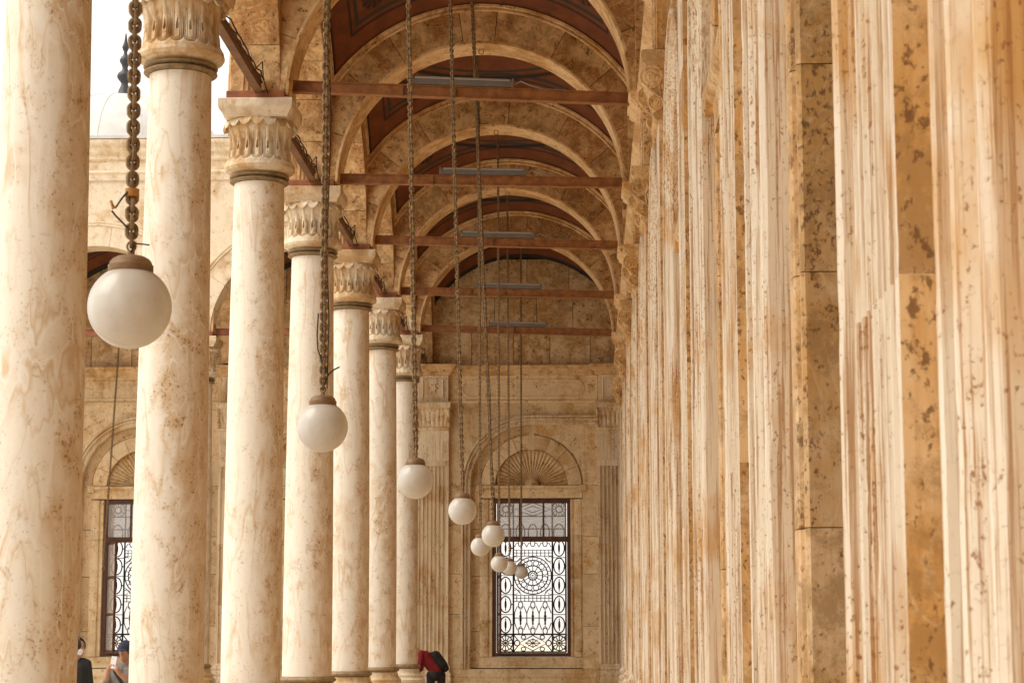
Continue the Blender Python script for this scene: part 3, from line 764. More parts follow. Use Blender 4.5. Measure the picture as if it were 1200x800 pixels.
def casement(wd):
    g = G(); h0, h1 = ZSILL + .085, zt - .06
    g.box(0, .05, 0, .04, h0, h1); g.box(wd - .05, wd, 0, .04, h0, h1)
    for z in (h0, (h0 * 2 + h1) / 3, (h0 + 2 * h1) / 3, h1 - .05): g.box(.05, wd - .05, .002, .038, z, z + .05)
    return g
CASE = casement(.68).mesh('casement', M['wood'])
CPANE = G().box(.05, .63, .017, .023, ZSILL + .13, zt - .11).mesh('casement_pane', M['pane'])
def window(parent, loc, rz, opened):
    wv = inst('window', WFRAME, parent, loc, rz)
    for u in (-.255, .255): inst('mullion', MULL, wv, (u, 0, 0))
    for u in (-.51, 0, .51): inst('pane', PANE, wv, (u, 0, 0))
    for n_, me in GRILLE: inst(n_, me, wv)
    for sgn, ang in opened:
        c_ = inst('casement', CASE, wv, (sgn * (OP - .085), .125, 0), 0 if sgn < 0 else math.pi)
        c_.rotation_euler.z = ang
        inst('casement_pane', CPANE, wv, (sgn * (OP - .085), .125, 0), ang)
    return wv
SHUT = G()
for sgn in (-1, 1):
    a, b = (-OP + .075, -.004) if sgn < 0 else (.004, OP - .075)
    SHUT.box(a, b, .15, .19, ZSILL + .08, zt - .055)
    for q in range(4):
        z = ZSILL + .14 + q * .58; SHUT.bevbox(a + .07, b - .07, .132, .16, z, z + .5, .012)
SHUTM = SHUT.mesh('shutter', M['wood'])

HEADS = G().box(-OP, OP, .11, .7, ZHEAD + .001, ZHEAD + .02).mesh('head_soffit', M['endwall'])
def niche(parent, loc, rz, half_l, half_r, mat_slab, win, left_only=False, ys=1.0):
    """slabs, arch, frame and window of one wall bay"""
    T = Matrix.Rotation(rz, 4, 'Z')
    def put(name, me, x=0.0, y=0.0, z=0.0, par=parent):
        v_ = T @ Vector((x, y, z)); o_ = inst(name, me, par, (loc[0] + v_.x, loc[1] + v_.y, z), rz); o_.scale.y = ys
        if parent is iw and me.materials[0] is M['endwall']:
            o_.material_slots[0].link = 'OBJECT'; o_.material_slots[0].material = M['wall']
        return o_
    oa = inst('outer_arch', OUTER_ARCH if not left_only else LEFT_ARCH, parent, loc, rz); oa.scale.y = ys
    if parent is not iw: oa.material_slots[0].link = 'OBJECT'; oa.material_slots[0].material = M['endpil']
    put('arch_band', ARCHBAND); put('hood_moulding', HOOD); put('shell_fan', FAN)
    for m_ in VS: put('voussoir', m_)
    put('keystone', KEY); put('lintel', LINTEL); put('sill', SILL)
    put('impost_ear', EAR, -FO); put('impost_ear', EAR, FO)
    for sgn in (-1, 1):
        z = ZSILL
        for h in (JH if sgn > 0 else JH[::-1]):
            put('frame_block', JB[h, sgn], sgn * OP, 0, z); z += h + .0035 - .0
        z = 1.0
        for h in () if (left_only and sgn > 0) else ((.95, .72, .88, 1.10) if sgn > 0 else (.72, 1.10, .95, .88)):
            h_ = h * 3.87 / 3.65
            q = put('niche_slab', NCW[h], 0, 0, z); q.scale = (sgn, ys, h_ / h); z += h_
        hw = half_r if sgn > 0 else half_l
        w0, w1 = ((FO - .01 if left_only and sgn > 0 else AO + .15), hw)
        zz = .98; hs = [.9, 1.1, .8, ZI - .98 - 2.8] if sgn > 0 else [1.15, .85, 1.05, ZI - .98 - 3.05]
        for h in hs:
            me = SL.setdefault((round(w1, 3), round(h, 3), mat_slab), side_slab(w0, w1, h, M[mat_slab]) if (round(w1, 3), round(h, 3), mat_slab) not in SL else SL[(round(w1, 3), round(h, 3), mat_slab)])
            q = put('slab', me, 0, 0, zz); q.scale = (sgn, ys, 1); zz += h
        lo = left_only and sgn > 0; key = ('sp', round(hw, 3), mat_slab, lo)
        if key not in SL: SL[key] = spandrel(hw, 6.66, M[mat_slab], 1.12 if lo else None).mesh('spandrel', M[mat_slab])
        q = put('spandrel', SL[key]); q.scale = (sgn, 1, 1)
    if win is None:
        dv = T @ Vector((0, .36, 0)); wv = inst('window', WFRAME, parent, (loc[0] + dv.x, loc[1] + dv.y, 0), rz); inst('shutter', SHUTM, wv); put('head_soffit', HEADS)
        for u in (-.255, .255): inst('mullion', MULL, wv, (u, 0, 0))
        for u in (-.51, 0, .51): inst('pane', PANE, wv, (u, 0, 0))
    else: window(parent, loc, rz, win)
SL = {}
LEFT_ARCH = G().sweep([(1.43, ZI + AO, 0, 1)] + arcpath(AO, .98)[90 + 14:], OPROF).mesh('outer_arch', M['fluted'], 30)

# plinth and frieze runs
plin = [(-.35, 0), (.10, 0), (.10, .62), (.12, .64), (.12, .70), (.085, .73), (.085, .80), (.10, .82), (.10, .86), (.05, .90), (.04, .94), (.04, .98), (-.35, .985)]
def frieze(u0, u1, mat):
    g = G(); g.extr_u([(-.3, 6.645), (.03, 6.645), (.045, 6.665), (.045, 6.69), (.015, 6.71), (.0, 6.72), (.0, 7.19), (.02, 7.2), (.03, 7.232), (-.3, 7.233)], u0, u1)
    c_ = (u0 + u1) / 2; h = (u1 - u0) / 2 - .3; z0, z1 = 6.79, 7.13; r_ = (z1 - z0) / 2
    path = [(c_ + h - r_ + r_ * math.cos(a), (z0 + z1) / 2 + r_ * math.sin(a), math.cos(a), math.sin(a)) for a in [-math.pi / 2 + math.pi * i / 10 for i in range(11)]]
    path += [(c_ - h + r_ + r_ * math.cos(a), (z0 + z1) / 2 + r_ * math.sin(a), math.cos(a), math.sin(a)) for a in [math.pi / 2 + math.pi * i / 10 for i in range(11)]] + [path[0]]
    g.sweep(path, [(0, -.005), (.0, .012), (.012, .02), (.03, .012), (.03, -.005)])
    for sx in (-1, 1):
        V = []
        for rr_, v in ((.09, .003), (.075, .02), (.03, .028), (.001, .01)):
            for i in range(16): a = 2 * math.pi * i / 16; q = rr_ * (1 + .18 * math.cos(6 * a)); V.append((c_ + sx * (h + .13) + q * math.cos(a), -v, 6.96 + q * math.sin(a)))
        g.add(V, [(j * 16 + i, j * 16 + (i + 1) % 16, (j + 1) * 16 + (i + 1) % 16, (j + 1) * 16 + i) for j in range(3) for i in range(16)])
        b_ = G().sweep([(c_ + sx * (h + .13) - .16, 6.77, -.7, -.7), (c_ + sx * (h + .13) + .16, 6.77, .7, -.7), (c_ + sx * (h + .13) + .16, 7.15, .7, .7), (c_ + sx * (h + .13) - .16, 7.15, -.7, .7), (c_ + sx * (h + .13) - .16, 6.77, -.7, -.7)], [(0, -.005), (0, .01), (.02, .01), (.02, -.005)])
        g.add(b_.v, b_.f)
    return g.mesh('frieze', mat, 30)
CORNRUN = [(-.3, 7.235), (.05, 7.235), (.06, 7.27), (.09, 7.285), (.09, 7.30), (.105, 7.325), (.15, 7.36), (.16, 7.375), (.16, 7.405), (.18, 7.425), (.18, 7.448), (-.3, 7.45)]

# ------------------------------------------------------------------ inner wall of the gallery (beside the camera)
RZ = -math.pi / 2                                  # local -y -> world -X
iw = thing('gallery_wall', 'long pitted alabaster wall of fluted pilasters and moulded window niches facing the columns', 'wall', (XW, 0, 0))
hb = S / 2 - HW + .01
FRZ = frieze(-S / 2 + HW, S / 2 - HW, M['wall'])
CRN = G().extr_u(CORNRUN, -S / 2 + HW - .02, S / 2 - HW + .02).mesh('cornice', M['moulding'], 30)
PLN = G().extr_u(plin, -S / 2 + HW, S / 2 - HW).mesh('plinth', M['wall'], 30)
for nb in range(-2, 10):
    yc = S / 2 + S * nb
    niche(iw, (0, yc, 0), RZ, hb, hb, 'wall', None)
    inst('frieze', FRZ, iw, (0, yc, 0), RZ); inst('cornice', CRN, iw, (0, yc, 0), RZ); inst('plinth', PLN, iw, (0, yc, 0), RZ)
for nb in range(-1, 10):
    pilaster(iw, (0, S * nb, 0), RZ)
# backing so that no light comes through the wall
g = G(); g.box(.68, .9, -9, 44.5, 0, 7.2)
obj('wall_core', g, M['joint'], iw)

# ------------------------------------------------------------------ arches over columns (spandrel + voussoirs), local x along the arcade
def bay_arch(parent, loc, rz, half, thick, ztop, mats=('arch', 'moulding'), nv=11, zbot=7.44, spandrel_only=False):
    r0 = half - thick / 2 if half > 2.0 else half - .275
    r0 = half - .275
    ri, ro = r0, r0 + .46
    n = 40; t2 = thick / 2 - .012; key = (round(half, 3), round(thick, 3), ztop, mats)
    if key not in BA:
        V = []
        rr = ri + .03
        pts = [(-half, zbot)] + [(-rr * math.cos(math.pi * i / n), ZS + rr * math.sin(math.pi * i / n)) for i in range(n + 1)] + [(half, zbot)]
        g = G()
        V = [(x, -t2, z) for x, z in pts] + [(x, -t2, ztop) for x, z in pts] + [(x, t2, z) for x, z in pts] + [(x, t2, ztop) for x, z in pts]
        m = len(pts); Fc = []
        for i in range(m - 1):
            Fc += [(i, i + 1, m + i + 1, m + i), (2 * m + i, 3 * m + i, 3 * m + i + 1, 2 * m + i + 1), (i, 2 * m + i, 2 * m + i + 1, i + 1), (m + i, m + i + 1, 3 * m + i + 1, 3 * m + i)]
        g.add(V, Fc); sp_ = g.mesh('spandrel_wall', M[mats[0]])
        vs_ = [G().vouss(0, ZS, ri, ro, math.pi * i / nv, math.pi * (i + 1) / nv, -thick / 2, thick / 2, 5).mesh('voussoir', M[mats[0]], 30) for i in range(nv)]
        mo = G()
        for sg in (-1, 1):
            mo.sweep(arcpath(ro - .055, 0, 36, cz=ZS, jamb=False), [(d_, sg * v_) for d_, v_ in ((0, thick / 2 - .02), (0, thick / 2 + .012), (.012, thick / 2 + .022), (.03, thick / 2 + .022), (.035, thick / 2 + .012), (.05, thick / 2 + .012), (.06, thick / 2 + .034), (.085, thick / 2 + .036), (.085, thick / 2 - .02))])
        BA[key] = (sp_, vs_, mo.mesh('archivolt', M[mats[1]], 30))
    sp_, vs_, mo = BA[key]
    inst('spandrel_wall', sp_, parent, loc, rz)
    for m_ in vs_: inst('voussoir', m_, parent, loc, rz)
    inst('archivolt', mo, parent, loc, rz)
BA = {}
ga = thing('column_arcade', 'row of round stone arches carried along the gallery columns', 'arcade', (0, 0, 0))
for nb in range(-1, 10):
    yc = S / 2 + S * nb
    bay_arch(ga, (XC - .02, yc, 0), math.pi / 2, S / 2, .55, ZTOP - .15 if nb < 9 else 10.7, ('capital' if False else 'arch', 'moulding'))
for y in COLY: obj('impost_block', G().bevbox(-.275, .275, -.275, .275, 7.44, 7.50, .005), M['arch'], ga, (XC - .02, y, 0))
PARAP = [(-.35, 10.95), (.0, 10.95), (.03, 10.98), (.03, 11.05), (.08, 11.09), (.10, 11.14), (.10, 11.2), (.16, 11.25), (.18, 11.3), (.18, 11.35), (-.35, 11.36)]
obj('parapet_cornice', G().extr_u(PARAP, -YP + .4, 6), M['wall'], ga, (XC - .29, 0, 0), RZ, 30)

# blind arches along the inner wall
wa = thing('wall_arcade', 'blind stone arches above the cornice of the pitted gallery wall', 'arcade', (0, 0, 0))
for nb in range(-1, 10):
    yc = S / 2 + S * nb
    bay_arch(wa, (.78, yc, 0), math.pi / 2, S / 2, .5, 10.7)
    obj('lunette', G().box(.66, .74, -1.95, 1.95, 7.45, 9.6), M['arch'], wa, (0, yc, 0))

# transverse arches
for i, y in enumerate([0.0] + COLY):
    n = round((44 - y) / S)
    t = thing('transverse_arch', f'brown stone arch across the gallery, {ORD[n]} one out from the end wall' if n > 1 else 'brown stone arch across the gallery beside the corner column', 'arch', (XV, y, 0), 0, 'arches across the gallery')
    if ('tr',) not in BA:
        nv = 9; hk = .045
        angs = [0, .36, .72, 1.06, math.pi / 2 - .1, math.pi / 2 + .12, math.pi - 1.02, math.pi - .70, math.pi - .34, math.pi]
        vs_ = [G().vouss(0, ZS, 1.87, 2.36, angs[q], angs[q + 1], -.275, .275, 6).mesh('voussoir', M['arch'], 30) for q in range(9)]
        so_ = G().sweep(arcpath(1.862, 0, 40, cz=ZS, jamb=False), [(0, -.27), (0, .27), (.006, .276), (.035, .276), (.035, -.276), (.006, -.276)]).mesh('soffit_band', M['moulding'], 30)
        mo = G()
        for sg in (-1, 1):
            mo.sweep(arcpath(2.30, 0, 40, cz=ZS, jamb=False), [(d_, sg * v_) for d_, v_ in ((0, .26), (0, .287), (.012, .297), (.03, .297), (.035, .287), (.05, .287), (.06, .31), (.09, .312), (.09, .26))])
        BA['tr',] = (vs_, so_, mo.mesh('archivolt', M['moulding'], 30))
    vs_, so_, mo = BA['tr',]
    for m_ in vs_: inst('voussoir', m_, t)
    inst('archivolt', mo, t); inst('soffit_band', so_, t)
    # ring hook at the crown
    inst('hook', BA.setdefault('hook', G().tube([(.035 * math.cos(a), .0, ZS + 1.83 + .035 * math.sin(a)) for a in [i * math.pi / 6 for i in range(12)]], .006, 5, None, True).mesh('hook', M['chain'])), t)

# sail vaults
def vault_mesh(hx, hy, R_=3.07):
    n = 40; V = []
    for j in range(n + 1):
        for i in range(n + 1):
            x, y = -hx + 2 * hx * i / n, -hy + 2 * hy * j / n
            V.append((x, y, ZS + math.sqrt(max(.05, R_ * R_ - x * x - y * y))))
    return G().add(V, [(j * (n + 1) + i, j * (n + 1) + i + 1, (j + 1) * (n + 1) + i + 1, (j + 1) * (n + 1) + i) for j in range(n) for i in range(n)]).mesh('vault', M['vault'], 180)
VM = vault_mesh(2.02, 2.02)
for nb in range(-1, 10):
    n = 10 - nb
    tag(inst('painted_vault', VM, None, (XV, S / 2 + S * nb, 0)), (f'rust and black painted ceiling vault, {ORD.get(n, "eleventh")} bay out from the end wall' if n > 1 else 'rust and black painted ceiling vault of the corner bay against the end wall'), 'vault', 'painted vaults of the gallery')
VM2 = vault_mesh(2.1, 2.05)
for i, x in enumerate(PXB):
    tag(inst('painted_vault', VM2, None, (x, 41.75, 0)), f'painted ceiling vault of the cross gallery, {ORD[i + 1]} bay past the corner', 'vault', 'painted vaults of the cross gallery')

# ------------------------------------------------------------------ end wall
ew = thing('end_wall', 'honey coloured alabaster end wall with fluted pilasters, shell arches and grilled windows', 'wall', (0, YE, 0))
WC = [-1.236, -5.62, -9.655, -13.72]
PIL = [.53, -3.345, -7.63, -11.68, -15.73]
for i, xc in enumerate(WC):
    l_, r_ = xc - (PIL[i + 1] + HW - .01), (PIL[i] - HW + .01) - xc
    niche(ew, (xc, 0, 0), 0, l_, r_, 'endwall', [(-1, R(-82))] if i == 0 else [(-1, R(-62))], left_only=(i == 0), ys=1.6)
    u0, u1 = PIL[i + 1] + HW, PIL[i] - HW
    obj('frieze', G(), M['endwall']) if False else None
    inst('frieze', frieze(u0, u1, M['endwall']), ew)
    obj('cornice', G().extr_u(CORNRUN, u0 - .02, u1 + .02), M['moulding'], ew, smooth=30)
    obj('plinth', G().extr_u(plin, u0, u1), M['endwall'], ew, smooth=30)
    # backing around the opening
    g = G(); g.box(u0 - .4, xc - OP - .005, .30, .71, 0, 7.4); g.box(xc + OP + .005, u1 + .4, .30, .71, 0, 7.4)
    g.box(xc - OP - .005, xc + OP + .005, .30, .71, ZHEAD + .001, 7.4); g.box(xc - OP - .005, xc + OP + .005, .30, .71, 0, ZSILL - .01)
    obj('wall_core', g, M['joint_dark'], ew)
for x in PIL:
    p_ = pilaster(ew, (x, 0, 0), 0); p_.scale.y = 1.5
    for ch_ in p_.children:
        for sl_ in ch_.material_slots:
            if sl_.material is not M['moulding']: sl_.link = 'OBJECT'; sl_.material = M['endpil']
# lunette slabs above the cornice
for i, (x0, x1) in enumerate(((-3.4, .75), (-7.65, -3.4), (-11.7, -7.65), (-15.8, -11.7))):
    for r_, (z0, z1, cuts) in enumerate(((7.45, 8.22, (0, .21, .43, .62, .83, 1)), (8.22, 8.95, (0, .14, .33, .55, .74, 1)), (8.95, 9.8, (0, .25, .5, .72, 1)))):
        for a, b in zip(cuts, cuts[1:]):
            wd = x1 - x0; obj('slab', G().bevbox(x0 + wd * a + .005, x0 + wd * b - .005, .02, .12, z0 + .005, z1 - .005, .005), M['lunette'], ew)
g = G(); g.box(-16, 1, .10, .4, 7.41, 11.3); obj('wall_core', g, M['joint_dark'], ew)

# ------------------------------------------------------------------ cross gallery front (beyond the courtyard columns)
cg = thing('cross_arcade', 'pale arcade front of the cross gallery with moulded cornice at the courtyard end', 'arcade', (0, 0, 0))
for x in PXB:
    bay_arch(cg, (x, YP, 0), 0, 2.03, .55, 11.0, ('front', 'front'))
obj('parapet_cornice', G().extr_u(PARAP, -17.6, XC - .1), M['front'], cg, (0, YP - .28, 0), 0, 30)
obj('string_course', G().extr_u([(-.1, 10.55), (.03, 10.55), (.05, 10.6), (.05, 10.66), (.09, 10.7), (.09, 10.74), (-.1, 10.745)], -17.6, XC - .3), M['front'], cg, (0, YP - .275, 0), 0, 30)
obj('lead_coping', G().extr_u([(-.4, 11.362), (.2, 11.362), (.2, 11.42), (-.4, 11.43)], -17.6, XC - .1), M['lead'], cg, (0, YP - .28, 0))
for x in PX: obj('impost_block', G().bevbox(-.275, .275, -.275, .275, 7.44, 7.50, .005), M['front'], cg, (x, YP, 0))
for i, x in enumerate(PX):
    t = thing('transverse_arch', f'brown stone arch across the cross gallery, {ORD[i + 1]} past the corner', 'arch', (x, 41.75, 0), math.pi / 2, 'arches across the cross gallery')
    vs_, so_, mo = BA['tr',]
    for m_ in vs_: inst('voussoir', m_, t)
    inst('archivolt', mo, t); inst('soffit_band', so_, t)

# roof, with an added unseen wall behind the camera blocking light
rf = struct(obj('roof_and_light_stop', G().box(-4.1, 1.2, -11, 44.3, 10.72, 10.95).box(-17.6, -4.1, 39.35, 44.3, 10.72, 10.951).box(-4.05, 1.2, -11.2, -11, 0, 10.9), M['lead']))
d = thing('roof_dome', 'pale lead covered dome with dark bulbous finial above the cross gallery', 'dome', (-9.76, 41.8, 10.95))
pr = [(2.4, -.02), (2.45, 0), (2.45, .06), (2.38, .08)] + [(2.35 * math.cos(a), .08 + 1.87 * math.sin(a)) for a in [math.pi / 2 * i / 18 for i in range(18)]] + [(.03, 1.95)]
g = G().lathe(pr, 64)
obj('dome_shell', g, M['lead'], d, smooth=35)
for i in range(16):
    a = 2 * math.pi * i / 16
    obj('seam', G().tube([(2.352 * math.cos(q) * math.cos(a), 2.352 * math.cos(q) * math.sin(a), .08 + 1.875 * math.sin(q)) for q in [math.pi / 2 * j / 14 for j in range(14)]], .012, 5), M['lead'], d)
fp = [(.02, 1.92), (.20, 1.93), (.20, 1.97), (.14, 2.05), (.12, 2.12), (.085, 2.2), (.07, 2.26), (.10, 2.3), (.155, 2.37), (.165, 2.42), (.14, 2.48), (.07, 2.54), (.055, 2.6), (.075, 2.66), (.115, 2.73), (.12, 2.77), (.09, 2.83), (.045, 2.88), (.035, 2.95), (.06, 3.0), (.075, 3.05), (.05, 3.12), (.03, 3.2), (.012, 3.35)]
obj('finial', G().lathe(fp, 24), M['finial'], d, smooth=60)

# ------------------------------------------------------------------ iron ties, plates and strip lights
def ibeam(L, h=.13, wd=.10, t=.012):
    pr = [(-wd / 2, 0), (wd / 2, 0), (wd / 2, t), (t / 2, t), (t / 2, h - t), (wd / 2, h - t), (wd / 2, h), (-wd / 2, h), (-wd / 2, h - t), (-t / 2 - .02, h - t), (-t / 2 - .02, t), (-wd / 2, t)]
    n = len(pr); V = [(0, y, z) for y, z in pr] + [(L, y, z) for y, z in pr]
    return G().add(V, [(i, (i + 1) % n, n + (i + 1) % n, n + i) for i in range(n)] + [tuple(range(n))[::-1], tuple(range(n, 2 * n))])
PLATE = G().bevbox(-.32, .32, -.33, .33, 7.434, 7.53, .006).mesh('bearing_plate', M['plate'])
tilt = {22.0: (7.59, 7.41), 26.4: (7.545, 7.455), 30.8: (7.59, 7.47), 35.2: (7.545, 7.445), 39.6: (7.55, 7.44)}
for y in COLY:
    zl, zr = tilt.get(round(y, 1), (7.56, 7.45)); n = round((44 - y) / S)
    x0, x1 = -3.30, .50; L = math.hypot(x1 - x0, zr - zl)
    pos = f'{ORD[n]} one out from the end wall' if n > 1 else 'the one beside the end wall'
    t = thing('tie_beam', f'red brown iron tie beam across the gallery, {pos}', 'beam', (x0, y, zl), 0, 'tie beams across the gallery')
    an = math.atan2(zl - zr, L)
    o = obj('beam', ibeam(L), M['iron'], t); o.rotation_euler = (0, an, 0)
    inst('bearing_plate', PLATE, t, (XC - x0 - .01, 0, -zl))
    for q in (1.27, 1.85):
        o = obj('clip', G().box(q - .005, q + .005, -.056, .056, -.004, .135), M['chain'], t); o.rotation_euler = (0, an, 0)
    if y > 12:
        t2 = thing('strip_light', f'grey unlit strip light resting on the iron tie, {pos}', 'light', (-1.93, y, zl - (zl - zr) * (1.37 / 3.8) + .132), 0, 'strip lights on the tie beams')
        for part in (('housing', G().bevbox(0, 1.11, -.05, .05, .006, .075, .008), 'grey'), ('tube', G().tube([(.03, -.035, .085), (1.08, -.035, .085)], .016, 10), 'tube'), ('end_cap', G().bevbox(-.015, .012, -.053, .053, .003, .105, .004), 'grey'), ('end_cap', G().bevbox(1.098, 1.125, -.053, .053, .003, .105, .004), 'grey')):
            o = obj(part[0], part[1], M[part[2]], t2); o.rotation_euler = (0, an, 0)
        o = obj('supply_cable', G().tube([(1.12, .0, .05), (1.2, .0, .09), (1.3, 0, .05), (1.45, .0, .012), (1.7, 0, .01)], .008, 5), M['tube'], t2); o.rotation_euler = (0, an, 0)
ys = [0.0] + COLY + [44.0]
for a, b in zip(ys, ys[1:]):
    if b < 5: continue
    n = round((44 - b) / S)
    lab = f'brown iron tie along the column row, reaching the {ORD[n]} column from the end wall' if n else 'brown iron tie between the corner column and the end wall'
    t = thing('arcade_tie', lab, 'beam', (XC + .03, a + .33, 7.50), 0, 'ties along the column row')
    L = b - a - .66
    obj('beam', ibeam(L, .12, .09), M['iron2'], t, rz=math.pi / 2)
    g = G()
    for q in range(2):
        pts = [(.03 + .03 * q + random.uniform(-.015, .015), L * i / 24, .13 + .02 * abs(math.sin(i * 1.3 + q)) + random.uniform(0, .012)) for i in range(25)]
        g.tube(pts, .009, 5)
    pts = [(.05, L - .5, .14), (.09, L - .35, .25), (.07, L - .15, .12), (.10, L + .02, -.02), (.15, L + .06, -.15)]
    g.tube(pts, .007, 5)
    obj('loose_cable', g, M['cable'], t)
px_ = [XC] + PX
for i, (a, b) in enumerate(zip(px_, px_[1:])):
    t = thing('arcade_tie', f'red iron tie along the cross gallery front, {ORD[i + 1]} bay past the corner', 'beam', (b + .33, YP, 7.50), 0, 'ties along the cross gallery')
    obj('beam', ibeam(a - b - .66, .13, .09), M['plate'], t)
    inst('bearing_plate', PLATE, t, (-.33, 0, -7.50))

# ------------------------------------------------------------------ globe lamps on chains
def link_mesh(seg=16, rs=6, wire=.0078, hl=.0225, hw=.0155):
    pts = []
    for i in range(seg):
        a = 2 * math.pi * i / seg; x = hw * math.cos(a); z = (hl - hw) * (1 if math.sin(a) >= 0 else -1) + hw * math.sin(a)
        pts.append((x, 0, z))
    return G().tube(pts, wire, rs, None, True)
PIT = .0292
LK = link_mesh(); LKM = LK.mesh('link', M['chain'], 60)
LKC = link_mesh(10, 4)
globe = []
for i in range(25):
    a = -math.pi / 2 + math.pi * .90 * i / 24 if False else -math.pi / 2 + (math.pi * .87) * i / 24
    globe.append((max(.001, .137 * math.cos(a)), .137 * math.sin(a)))
GLOBE = G().lathe(globe, 48).mesh('globe', M['opal'], 40)
capp = [(.072, .112), (.074, .115), (.0745, .138), (.070, .142), (.068, .150), (.060, .160), (.045, .168), (.02, .173), (.012, .176), (.012, .19)]
GCAP = G().lathe([(.02, .112)] + capp, 40).mesh('gallery_cap', M['cap'], 35)
EYEB = G().tube([(.014 * math.cos(a), 0, .203 + .016 * math.sin(a)) for a in [i * math.pi / 7 for i in range(14)]], .004, 6, None, True).mesh('eye_bolt', M['chain'], 60)
lamps = [(152, 360, 158), (378, 500, 383), (487, 563, 478), (542, 598, 527), (578, 627, 552), (563, 640, 560), (585, 660, 583), (597, 665, 593), (611, 670, 610)]
def chain_into(g, A, B, link, i0, i1, drop=0):
    d_ = (B - A); L = d_.length; d_.normalize()
    q0 = d_.to_track_quat('Z', 'Y').to_matrix()
    rnd = random.Random(3)
    for i in range(i0, i1):
        q = q0 @ Matrix.Rotation((math.pi / 2 if i % 2 else 0) + rnd.uniform(-.25, .25) + .35, 3, 'Z')
        o = A + d_ * (PIT * (i + .5))
        g.add([q @ Vector(v_) + o for v_ in link.v], link.f)
for i, (x, y, xt) in enumerate(lamps):
    Y = 6.6 + S * i
    c0 = at(x, y, Y); top0 = at(xt, 0, Y)
    a = Vector((c0.x, Y, c0.z + .21))
    dirx = (top0.x - c0.x) / (top0.z - c0.z)
    zt_ = ZS + 3.03
    if abs(c0.x + dirx * (zt_ - c0.z) - XV) > .25:
        dirx = (XV - c0.x) / (zt_ - c0.z) * .9
    b = Vector((c0.x + dirx * (zt_ - a.z), Y, zt_))
    n = 9 - i
    lab = f'white glass globe lamp on a rusty chain, {ORD[n]} one out from the grilled end window' if n > 1 else 'white glass globe lamp on a rusty chain nearest the grilled end window'
    t = thing('globe_lamp', lab, 'lamp', (c0.x, Y, c0.z), 0, 'globe lamps along the gallery')
    inst('globe', GLOBE, t, rz=random.uniform(0, 6)); inst('gallery_cap', GCAP, t); inst('eye_bolt', EYEB, t)
    nl = int((b - a).length / PIT) + 1
    la, lb = a - c0, b - c0
    if i == 0:
        ch = obj('chain', (lambda g: (chain_into(g, la, lb, LKC, 40, nl), g)[1])(G()), M['chain'], t, smooth=60); ch['kind'] = 'stuff'
        d_ = (lb - la).normalized(); rnd = random.Random(3)
        for q in range(40):
            o = inst('link', LKM, ch, la + d_ * (PIT * (q + .5)))
            o.rotation_euler = (d_.to_track_quat('Z', 'Y') @ Matrix.Rotation((math.pi / 2 if q % 2 else 0) + rnd.uniform(-.25, .25) + .35, 3, 'Z').to_quaternion()).to_euler()
        tz = at(150, 226, Y).z - c0.z
        obj('tape', G().lathe([(.019, tz - .014), (.024, tz - .012), (.024, tz + .012), (.019, tz + .014)], 14, d_.x / d_.z * (tz - .2), 0), M['tape'], t, smooth=50)
        bx_ = d_.x / d_.z * (tz - .2)
        obj('loose_cable', G().tube([(bx_ - .01, -.02, tz), (bx_ - .03, -.022, tz - .025), (bx_ - .05, -.02, tz - .055), (bx_ - .062, -.02, tz - .04)], .0035, 5).tube([(bx_ - .062, -.02, tz - .065), (bx_ - .045, -.02, tz - .085), (bx_ - .01, -.015, tz - .12)], .0035, 5), M['cable'], t)
        obj('strap_end', G().tube([(bx_ - .066, -.02, tz - .03), (bx_ - .058, -.02, tz - .058), (bx_ - .05, -.02, tz - .05)], .005, 5), M['tape'], t)
        obj('lamp_wire', G().tube([(.0, -.01, .18), (.012, -.014, .2), (.004, -.018, .225), (.02, -.012, .21), (.05, -.01, .207), (.062, -.01, .205)], .0028, 5), M['cable'], t)
    else:
        ch = obj('chain', (lambda g: (chain_into(g, la, lb, LK if i < 2 else LKC, 0, nl), g)[1])(G()), M['chain'], t, smooth=60); ch['kind'] = 'stuff'
        if i == 1: obj('lamp_wire', G().tube([(-.03, -.01, .62), (-.035, -.012, .5), (-.03, -.01, .42), (.0, -.014, .34), (.03, -.012, .28), (.0, -.01, .22), (-.012, -.01, .2)], .004, 5).tube([(.03, -.01, .285), (.06, -.01, .31), (.09, -.01, .325)], .0045, 5), M['cable'], t)
    if i in (1, 4): obj('supply_cable', G().tube([la + Vector((.02, .012, 0)) + (lb - la) * (q / 20) + Vector((.008 * math.sin(q * 2.1), .006 * math.cos(q * 1.7), 0)) for q in range(21)], .0035, 5), M['cable'], t)
# bare chain in the cross gallery
a, b = at(121, 662, 41.8), Vector((-9.6, 41.8, ZS + 3.03))
t = thing('hanging_chain', 'bare rusty chain hanging in the cross gallery before a window with an open casement', 'chain', a)
g = G(); chain_into(g, Vector((0, 0, 0)), b - a, LKC, 0, int((b - a).length / PIT)); o = obj('links', g, M['chain'], t, smooth=60); o['kind'] = 'stuff'
obj('end_hook', G().tube([(0, 0, 0), (.03, 0, -.04), (.02, 0, -.09), (-.02, 0, -.09), (-.03, 0, -.05)], .01, 6), M['chain'], t)
